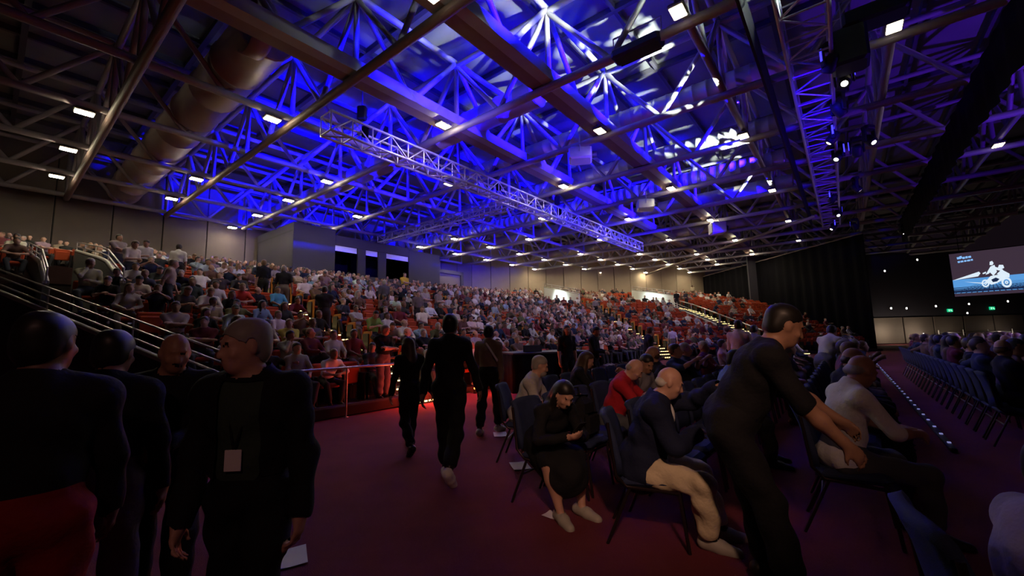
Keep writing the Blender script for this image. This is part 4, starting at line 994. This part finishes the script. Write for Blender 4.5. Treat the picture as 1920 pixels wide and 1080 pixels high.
# ---- seats: the nearest as objects, the rest as one
def seat_key(s): return s['p'].length*(1. if not s.get('who') else 1.7)
ss = sorted(seen, key=seat_key); SL, SR = ss[:290], ss[290:]
for s in SL:
    up_ = not s.get('who')
    o = put('theatre_seat', S_back, None, s['p'], (0, 0, -R_(s['h'])), cat='seat', group='orange theatre seats in the stands',
            label='%s orange theatre seat, %s stand %s block, %s row, %s seat' % ('empty' if up_ else 'occupied', s['s'], s['blk'], ordn(s['row']+1), ordn(s['no'])))
    put('seat_pan', S_pan_u if up_ else S_pan_d, o); put('side_frame', S_arm, o)
def merged(parts, mats):
    v, f, m = [], [], []; n0 = 0
    for me, M in parts:
        nv = len(me.vertices); c = np.empty(nv*3, np.float32); me.vertices.foreach_get('co', c); c = c.reshape(-1, 3)
        Mn = np.array(M); v.append(c @ Mn[:3, :3].T + Mn[:3, 3])
        for q in me.polygons: f.append(tuple(i+n0 for i in q.vertices))
        mi = mats.index(me.materials[0]); m += [mi]*len(me.polygons); n0 += nv
    r = bpy.data.meshes.new('theatre_seats'); r.from_pydata(np.concatenate(v).tolist(), [], f)
    for x in mats: r.materials.append(x)
    r.polygons.foreach_set('material_index', m); r.update(); return r
pl = []
for s in SR:
    M = Matrix.Translation(s['p']) @ Matrix.Rotation(-R_(s['h']), 4, 'Z')
    pl += [(S_back, M), (S_pan_u if not s.get('who') else S_pan_d, M), (S_arm, M)]
put('theatre_seating', merged(pl, [MT['orange'], MT['seatframe']]), label='farther orange theatre seats in the upper rows of both stands', cat='seating', kind='stuff')
emp = [s for s in seen if not s.get('who') and not s.get('standing')]; random.shuffle(emp)
for s in emp[:125]:
    put('seat_card', S_card, None, s['p'], (0, 0, -R_(s['h'])), label='white card sheet over an empty seat, %s stand %s block, %s row, %s seat' % (s['s'], s['blk'], ordn(s['row']+1), ordn(s['no'])), cat='card', group='white card sheets on empty seats')
# lit orange end panels where rows meet the aisles
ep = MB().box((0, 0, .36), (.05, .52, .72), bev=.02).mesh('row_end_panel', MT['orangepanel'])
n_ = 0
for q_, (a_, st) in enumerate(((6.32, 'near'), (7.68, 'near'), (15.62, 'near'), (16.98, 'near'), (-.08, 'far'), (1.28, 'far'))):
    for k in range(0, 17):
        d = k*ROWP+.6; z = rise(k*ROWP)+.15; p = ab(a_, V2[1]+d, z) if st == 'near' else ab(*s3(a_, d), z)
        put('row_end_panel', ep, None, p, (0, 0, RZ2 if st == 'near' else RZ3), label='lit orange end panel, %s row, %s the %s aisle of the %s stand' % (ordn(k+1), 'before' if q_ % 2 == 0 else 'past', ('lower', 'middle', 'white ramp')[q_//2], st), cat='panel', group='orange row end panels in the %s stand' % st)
# ================================================================== the floor: navy chairs and the people nearest the camera
ch = empty('banquet_chair', cat='chair', group='navy banquet chairs on the arena floor')
rslab(.46, .46, .085, (0, .0, .455), MB(), .04, .035).build('seat', MT['navy'], ch)
bk = MB(); bk.add([], [])
v = []; f = []
for i in range(9):
    x = -.225+.45*i/8; y = -.215-.035*(1-(2*i/8-1)**2)
    for z, t in ((.50, 0), (.60, .0), (.80, -.03), (.90, -.06), (.945, -.075)):
        v.append((x*(1 if z < .9 else .93), y+t-(z-.5)*.06, z-(.02*(2*i/8-1)**4 if z > .9 else 0)))
for i in range(8):
    for k in range(4): f.append((i*5+k, i*5+5+k, i*5+6+k, i*5+1+k))
bm = MB().add(v, f, 0, True).build('backrest', MT['navy'], ch); so = bm.modifiers.new('pad', 'SOLIDIFY'); so.thickness = .045; so.offset = 0
for sx in (-1, 1):
    MB().tube([(sx*.215, .19, .43), (sx*.225, .24, 0)], .013, 6).build('leg', MT['chairmetal'], ch)
    MB().tube([(sx*.215, -.14, .43), (sx*.225, -.33, 0)], .013, 6).build('leg', MT['chairmetal'], ch)
MB().tube([(-.235, -.29, .88), (-.235, -.245, .5), (-.222, -.17, .42), (-.222, .19, .40), (.222, .19, .40), (.222, -.17, .42), (.235, -.245, .5), (.235, -.29, .88)], .013, 6).build('back_frame', MT['chairmetal'], ch)
MB().tube([(-.216, -.2, .28), (.216, -.2, .28)], .010, 6).build('stretcher', MT['chairmetal'], ch)
first = True
ROWS = [('rearmost', 3.35, 4.45, 9, 0), ('second', 2.28, 3.45, 24, 0), ('third', 1.3, 3.35, 26, 0), ('fourth', .06, 4.32, 24, 0)]
CH = {}
for nm, b, a0, n, _ in ROWS:
    for k in range(n):
        if b > 3 and 0 < k < 2: continue
        o = ch if first else copy_tree(ch); first = False
        p = ab(a0+.535*k, b); CH[nm, k] = p; o.location = p; o.rotation_euler = (0, 0, -R_(STAGE_HEAD+random.uniform(-3, 3)))
        if (nm, k) == ('third', 0): o.rotation_euler.z = -R_(109)
        if (nm, k) == ('rearmost', 0): o.rotation_euler.z = -R_(104)
        o['label'] = 'navy chair with dark tube legs, %s of the %s floor row from the camera' % (ordn(k+1), nm)
DR = [(-1.7, 4.0, 28), (-2.65, 3.6, 30), (-3.6, 3.6, 32), (-4.6, 4.0, 32)]
DARKS = []
for r_, (b, a0, n) in enumerate(DR):
    for k in range(n):
        p = ab(a0+.56*k, b)
        if not in_frame(p+Vector((0, 0, .8)), 10): continue
        o = copy_tree(ch); o.location = p; o.rotation_euler = (0, 0, -R_(STAGE_HEAD)); DARKS.append((p, r_, k))
        o['label'] = 'navy banquet chair beyond the violet markers, %s row, %s along' % (ordn(r_+1), ordn(k+1))
SH = dict(black=cloth('black_cloth', (.010, .010, .012)), navyc=cloth('navy_wool', (.012, .016, .042)), khaki=cloth('khaki_cotton', (.60, .50, .34)), green=cloth('dark_green_tee', (.035, .055, .04)),
          greyc=cloth('grey_check_shirt', (.40, .38, .36), scale=40), beigec=cloth('brown_knit', (.20, .15, .10)), red=cloth('red_tee', (.42, .018, .03)), darkred=cloth('dark_red_cloth', (.22, .012, .012)), mauve=cloth('mauve_trousers', (.13, .09, .12)),
          lilac=cloth('lilac_shirt', (.34, .27, .36)), whitec=cloth('white_shirt', (.74, .74, .74)), denim=cloth('grey_denim', (.08, .085, .10)), blue=cloth('blue_polo', (.14, .22, .46)), greytee=cloth('grey_tee', (.20, .19, .22)), pink=cloth('pale_pink_shirt', (.55, .42, .44)),
          shoew=mat('pale_sneaker', (.78, .74, .72), .6), shoeb=mat('black_shoe', (.015, .012, .012), .4), shoet=mat('taupe_shoe', (.36, .33, .29), .6),
          sk1=mat('fair_skin', (.52, .29, .21), .5, var=.08), sk2=mat('tan_skin', (.36, .19, .12), .5, var=.08), sk3=mat('brown_skin', (.17, .085, .055), .5, var=.08),
          hblack=mat('black_hair', (.012, .010, .009), .45, stretch=(9, 9, 1)), hgrey=mat('grey_hair', (.26, .23, .21), .55, stretch=(9, 9, 1)), hbrown=mat('brown_hair', (.06, .035, .02), .5, stretch=(9, 9, 1)), hwhite=mat('white_hair', (.48, .44, .40), .55, stretch=(9, 9, 1)),
          eye=mat('dark_features', (.02, .012, .01), .3), sock=mat('dark_sock', (.012, .012, .014), .9))
def hero(label, B, loc, head, skin, hair, top, tro, shoe, sc=1., h=.0125, jacket=None, open_w=.075, fold=.007, topname='shirt'):
    P, Q, Z = sdf_mesh(B.p, h)
    o = put('person', np_mesh('person', P, Q, [SH[skin], SH[jacket or top], SH[tro], SH[shoe], SH[hair], SH['eye' if not getattr(B, 'sockz', 0) else 'sock']], np.array([0, 1, 2, 3, 4, 5])[Z]), None, loc, (0, 0, -R_(head)), (sc, sc, sc), label=label, cat='person')
    Z2 = Z.copy()
    if jacket:
        c = P[Q].mean(1); n = normals(P, Q)[Q].mean(1); p, r, fw, u = B.frame
        lx = (c-p)@r; fr = (n@fw > .25) & (np.abs(lx) < open_w) & (((c-p)@u) < .52)
        Z2[(Z == SHIRT) & ~fr] = 11
        put('jacket', zone_mesh('jacket', P, Q, Z2, [11], .016, [SH[jacket]], fold*1.2), o)
    put(topname, zone_mesh('shirt', P, Q, Z2, [SHIRT], .007, [SH[top]], fold), o)
    put('trousers', zone_mesh('trousers', P, Q, Z, [TRO], .007, [SH[tro]], fold*1.3), o)
    put('hair', zone_mesh('hair', P, Q, Z, [HAIR], .005, [SH[hair]], .003), o)
    c = P[Q].mean(1)
    Zs = Z.copy().astype(int); Zs[(Z == SHOE)] = 20
    cx = B.p; fx = [q for q in B.p if q[5] == SHOE]
    if fx:
        m = (fx[0][1]+fx[-1][1])/2; ax = unit(fx[-1][1]-fx[0][1]); side = ((c-m)@ax) > 0
        Zs[(Z == SHOE) & side] = 21
        for zz in (20, 21): put('shoe', zone_mesh('shoe', P, Q, Zs, [zz], .011, [SH[shoe]]), o)
    return o
HD = dict(hero=True)
# walkers in the middle
hero('man in black walking away in white sneakers, the tallest figure on the open carpet', figure(pose(STAND, lean=3, pelvis=(0, 0, .94), FL=(-.07, .10, .08), FR=(.08, -.36, .17), TR=(.1, .75, -.65), KR=(.1, 1, -.1), HL=(-.27, -.16, .80), HR=(.30, .20, .86), head=(4, 0)), sleeve='long', **HD), (-.74, 4.86, 0), 6, 'sk3', 'hblack', 'black', 'black', 'shoew', 1.05)
hero('short figure in black striding left behind the tallest walker', figure(pose(STAND, lean=7, pelvis=(0, 0, .90), FL=(-.09, -.34, .14), TL=(0, .8, -.55), FR=(.09, .30, .08), HL=(-.26, .15, .80), HR=(.28, -.20, .82), head=(-15, 8)), sleeve='long', hair='long', female=True, **HD), (-1.46, 6.0, 0), -32, 'sk1', 'hbrown', 'black', 'black', 'shoeb', .93)
h3 = hero('figure in brown top with a white bag strap walking toward the sound desk', figure(pose(STAND, lean=3, FL=(-.09, -.18, .09), FR=(.09, .18, .08), HL=(-.27, .12, .82), HR=(.28, -.1, .80)), sleeve='long', **HD), (-.42, 6.95, 0), 20, 'sk3', 'hblack', 'beigec', 'black', 'shoet', 1.0)
MB().tube([(.02, -.125, 1.46), (.10, -.14, 1.36), (.20, -.12, 1.20), (.235, .0, 1.08)], .017, 6).build('bag_strap', SH['whitec'], h3)
# men at the near side of the aisle, facing the camera
h10 = hero('man in open black jacket over a dark green tee, with a badge, facing the camera', figure(pose(STAND, lean=4, head=(38, 4), HL=(-.25, .06, .82), HR=(.24, .12, .84), FL=(-.1, .22, .08), FR=(.1, -.2, .10)), sleeve='long', build=1.04, hair='short', **HD), (-1.16, 1.92, 0), 176, 'sk1', 'hgrey', 'green', 'black', 'shoeb', .945, .0115, 'black', .085)
MB().tube([(-.07, .05, 1.50), (-.05, .135, 1.38), (-.01, .165, 1.22), (.0, .165, 1.18)], .005, 5).tube([(.07, .05, 1.50), (.05, .135, 1.38), (.01, .165, 1.22), (0, .165, 1.18)], .005, 5).build('lanyard', SH['black'], h10)
MB().box((0, .168, 1.14), (.07, .006, .09), bev=.002).build('badge', MT['card'], h10)
hero('bald man in black with hands joined, behind the man in the open jacket', figure(pose(STAND, lean=5, head=(-20, 12), HL=(-.05, .30, 1.10), HR=(.06, .31, 1.08), FL=(-.1, .15, .08)), sleeve='long', hair='bald', build=1.08, **HD), (-2.05, 2.55, 0), 150, 'sk2', 'hgrey', 'black', 'black', 'shoeb', .93)
hero('figure in black top and dark red trousers close to the camera', figure(pose(STAND, lean=2, head=(30, 0), HL=(-.25, .1, .84), HR=(.24, .18, .90)), sleeve='long', build=1.06, **HD), (-1.80, 1.60, 0), 318, 'sk3', 'hblack', 'black', 'darkred', 'shoeb', .96)
hero('figure in black top and mauve trousers beside the one in red trousers', figure(pose(STAND, lean=3, head=(20, 6), HL=(-.10, .30, 1.10), HR=(.27, .06, .82)), sleeve='long', **HD), (-2.02, 2.10, 0), 325, 'sk2', 'hblack', 'black', 'mauve', 'shoeb', .93)
# seated on the floor rows
SITC = pose(SIT, pelvis=(0, -.06, .545), FL=(-.12, .40, .07), FR=(.12, .40, .07))
hero('bearded grey haired man in a pale checked shirt seated alone in the rearmost row', figure(pose(SITC, lean=22, head=(-10, 8), HL=(-.12, .40, .72), HR=(.1, .40, .72)), beard=True, build=1.08, hem=.1, **HD), CH['rearmost', 0], 104, 'sk1', 'hgrey', 'greyc', 'denim', 'shoeb', 1.0)
w5 = hero('woman in black with long dark hair bent over her phone, tan shoes', figure(pose(SITC, pelvis=(-.04, -.12, .53), lean=38, head=(5, 16), HL=(-.05, .44, .70), HR=(.07, .45, .71), PL=(.5, -.2, .9), PR=(-.5, -.2, .9), DL=(.5, .8, .1), DR=(-.5, .8, .1)), hair='long', female=True, sleeve='long', legs='skirt', **HD), Vector(CH['second', 0])+Vector((-.09, -.02, 0)), STAGE_HEAD+20, 'sk1', 'hblack', 'black', 'black', 'shoet', .97)
p5 = empty('phone', Vector(CH['second', 0])+Vector((-.09, -.02, .78))+Vector((math.sin(R_(STAGE_HEAD+20)), math.cos(R_(STAGE_HEAD+20)), 0))*.54, -R_(STAGE_HEAD+20), label='dark phone in the hands of the woman with long hair', cat='phone')
MB().box((0, 0, 0), (.075, .15, .009), bev=.004, mat=Matrix.Rotation(.7, 4, 'X')).build('case', MT['blackpaint'], p5)
b6 = figure(pose(SITC, lean=17, head=(-6, 16), HL=(.02, .50, 1.14), HR=(.06, .34, .80), EL=(-1, -.3, -.8), DL=(.35, .8, .3), PL=(.6, .2, -.7), FL=(-.10, .48, .07), FR=(.10, .40, .07)), hair='bald', sleeve='long', build=1.14, hem=.20, **HD)
b6.sockz = 1
h6 = hero('balding man in navy blazer and khaki trousers seated at the end of the third row', b6, CH['third', 0], 111, 'sk1', 'hwhite', 'whitec', 'khaki', 'shoet', .99, .0115, 'navyc', .055, .011)
nk_ = b6.frame[0]+b6.frame[3]*.545
MB().tube([tuple(nk_+np.array((.066*math.cos(t), .066*math.sin(t), .012*math.sin(t+1.5)))) for t in np.linspace(0, 6.2832, 18)[:-1]], .016, 6, closed=True).build('shirt_collar', SH['whitec'], h6)
hero('man in red tee looking down at a phone in the second floor row', figure(pose(SITC, lean=22, head=(0, 30), HL=(-.05, .44, .84), HR=(.06, .44, .84)), hair='bald', build=1.08, **HD), ab(4.85, 2.28), STAGE_HEAD-14, 'sk1', 'hgrey', 'red', 'denim', 'shoeb', 1.0, .014)
hero('man in grey tee seated behind the man in red', figure(pose(SITC, lean=16, head=(20, 18)), **HD), ab(5.6, 2.28), STAGE_HEAD+10, 'sk2', 'hblack', 'greytee', 'black', 'shoeb', .98, .015)
hero('man with close cropped head in black tee gesturing with both hands', figure(pose(SITC, lean=2, head=(15, 0), HL=(-.25, .38, 1.02), HR=(.16, .42, 1.0), EL=(-1, -.2, -.7), ER=(1, -.2, -.7)), hair='bald', build=1.05, **HD), ab(6.2, 2.28), 260, 'sk2', 'hbrown', 'black', 'black', 'shoeb', 1.02, .015)
hero('woman in black tee seated with bare forearms reaching forward, second from the sound desk', figure(pose(SITC, lean=18, head=(0, 20), HL=(-.06, .46, .76), HR=(.07, .46, .76)), hair='long', female=True, **HD), ab(5.75, 3.35), STAGE_HEAD-25, 'sk1', 'hbrown', 'black', 'black', 'shoeb', 1.0, .015)
for lab, fg, px, Y, hd, sk, hr, tp, tr, sh, sc in (
    ('standing woman in black shorts beside the sound desk, bare legs', figure(pose(STAND, head=(10, 4)), legs='shorts', hair='long', female=True, **HD), 1062, 10.7, 160, 'sk2', 'hblack', 'black', 'black', 'shoeb', 1.04),
    ('standing figure in dark top and trousers next to the woman in shorts', figure(pose(STAND, HL=(-.06, .3, 1.1), HR=(.07, .3, 1.1), head=(0, 20)), sleeve='long', **HD), 1112, 11.0, 120, 'sk2', 'hblack', 'black', 'black', 'shoeb', 1.02),
    ('standing dark figure in front of the lit far aisle steps', figure(pose(STAND, lean=8, head=(-15, 10)), sleeve='long', **HD), 1212, 11.6, 90, 'sk2', 'hbrown', 'black', 'black', 'shoeb', 1.0),
    ('standing man in pale pink shirt with dark hair, seen from behind', figure(pose(STAND, lean=6, head=(-10, 8), HL=(-.1, .32, 1.1), HR=(.1, .32, 1.1)), **HD), 1384, 9.4, 48, 'sk2', 'hblack', 'pink', 'greytee', 'shoeb', 1.04),
    ('man in blue grey shirt standing just behind the man in pink', figure(pose(STAND, lean=4, head=(-10, 8)), **HD), 1412, 10.6, 70, 'sk2', 'hblack', 'greytee', 'black', 'shoeb', .98),
    ('man in white shirt standing bent between the dark floor rows', figure(pose(STAND, lean=28, pelvis=(0, -.1, .93), head=(-10, 16), HL=(-.15, .45, .85), HR=(.15, .45, .85)), **HD), 1548, 8.6, 70, 'sk2', 'hblack', 'whitec', 'greytee', 'shoeb', 1.0),
):
    d = ray(px, 640); hero(lab, fg, (d.x/d.y*Y, Y, 0), hd, sk, hr, tp, tr, sh, sc, .016)
for lab, fg, a, b, hd, sk, hr, tp, tr, sc in (
    ('man in blue polo shirt holding a paper in the third floor row', figure(pose(SITC, lean=10, head=(0, 15), HL=(-.06, .4, .86), HR=(.07, .4, .86)), **HD), 5.8, 1.2, STAGE_HEAD-10, 'sk2', 'hblack', 'blue', 'black', 1.0),
    ('man in pale blue shirt leaning low over the third floor row', figure(pose(SITC, lean=34, head=(0, 10), HL=(-.06, .52, .68), HR=(.07, .52, .68)), **HD), 8.6, 1.2, STAGE_HEAD, 'sk1', 'hgrey', 'blue', 'black', 1.04),
    ('bald man in dark clothes seated in the fourth floor row', figure(pose(SITC, lean=10, head=(20, 10)), hair='bald', sleeve='long', **HD), 5.9, .06, STAGE_HEAD-20, 'sk2', 'hbrown', 'black', 'black', 1.02),
):
    hero(lab, fg, ab(a, b), hd, sk, hr, tp, tr, 'shoeb', sc, .015)
hero('bald man in white shirt and grey jeans seated in the fourth floor row', figure(pose(SITC, lean=12, head=(-14, 22), HL=(-.08, .40, .74), HR=(.08, .40, .74)), hair='bald', build=1.04, hem=.1, **HD), ab(4.32, .06), STAGE_HEAD-22, 'sk2', 'hgrey', 'whitec', 'denim', 'shoeb', 1.03)
hero('man in black tee bending over the chairs with one bare arm reaching down', figure(pose(STAND, lean=30, pelvis=(0, -.22, .95), head=(-10, 10), HR=(.22, .40, .78), HL=(-.20, .46, .90), ER=(.5, -1, -.1), FL=(-.12, -.05, .08), FR=(.12, .05, .08)), build=1.14, **HD), (1.56, 2.66, 0), 112, 'sk2', 'hblack', 'black', 'black', 'shoeb', 1.03)
hero('figure in lilac shirt seated nearest the camera at the edge of the view', figure(pose(SITC, lean=8, head=(-5, 6)), hair='short', build=1.1, **HD), (1.64, 1.36, 0), STAGE_HEAD-10, 'sk2', 'hblack', 'lilac', 'black', 'shoeb', .9)
oc = copy_tree(ch); oc.location = (1.64, 1.36, 0); oc.rotation_euler = (0, 0, -R_(STAGE_HEAD-10)); oc['label'] = 'navy banquet chair under the figure in the lilac shirt'
hero('man in black tee and mauve trousers with folded arms at the foot of the steps', figure(pose(STAND, HL=(.12, .22, 1.22), HR=(-.12, .24, 1.19), EL=(-1, -.1, -.4), ER=(1, -.1, -.4), head=(-25, 6)), build=1.08, **HD), ab(6.0, 8.75, .16), 120, 'sk1', 'hgrey', 'black', 'mauve', 'shoeb', 1.0, .015)
# backpack with a plush charm on the chair beside the woman
bp_ = empty('backpack', Vector(CH['second', 1])+Vector((0, 0, .50)), -R_(STAGE_HEAD), label='black backpack with a beige plush charm on the chair beside the woman', cat='bag')
MB().box((0, .02, .21), (.34, .20, .42), bev=.07).build('body', SH['black'], bp_); MB().box((0, .14, .14), (.26, .07, .22), bev=.03).build('pocket', SH['black'], bp_)
MB().tube([(-.05, -.02, .42), (-.05, -.04, .50), (.05, -.04, .50), (.05, -.02, .42)], .012, 6).build('handle', SH['black'], bp_)
cm = MB().lathe([(0, -.07), (.035, -.06), (.045, -.02), (.03, .02), (.018, .03)], n=12).lathe([(.012, .02), (.032, .04), (.036, .065), (.02, .09), (0, .094)], n=12)
for sx in (-1, 1): cm.lathe([(0, .07), (.012, .075), (.012, .11), (0, .12)], Matrix.Translation((sx*.022, 0, 0)), 8)
cm.build('plush_charm', mat('beige_plush', (.58, .44, .28), .95), bp_, (-.16, -.09, .30))
# dim audience in the floor rows and beyond the violet markers
FT = [t for t in TINTS if t[0] in ('black', 'charcoal', 'navy', 'maroon', 'brown')]*3 + [t for t in TINTS if t[0] in ('pale grey', 'mauve')]
for nm, b, a0, n, _ in ROWS:
    for k in range(n):
        a = a0+.535*k
        if (nm, k) not in CH or a < 6.8 or abs(a-8.6) < .5 or random.random() > .55: continue
        v = random.choice(VN); t = random.choice(FT)
        spectator(CH[nm, k]+Vector((0, 0, .03)), STAGE_HEAD+random.uniform(-15, 15), v, t[0], t[1], 'spectator in %s on navy chair, %s, %s along %s floor row' % (t[0], VAR[v][1], ordn(k+1), nm), 'spectators on the floor rows')
for p, r_, k in DARKS:
    if random.random() > .9 or p.length < 2.6: continue
    v = random.choice(VN); t = random.choice(FT)
    spectator(p+Vector((0, 0, .03)), STAGE_HEAD+random.uniform(-15, 15), v, t[0], t[1], 'spectator in %s beyond markers, %s, %s row, %s along' % (t[0], VAR[v][1], ordn(r_+1), ordn(k+1)), 'spectators beyond the violet markers')
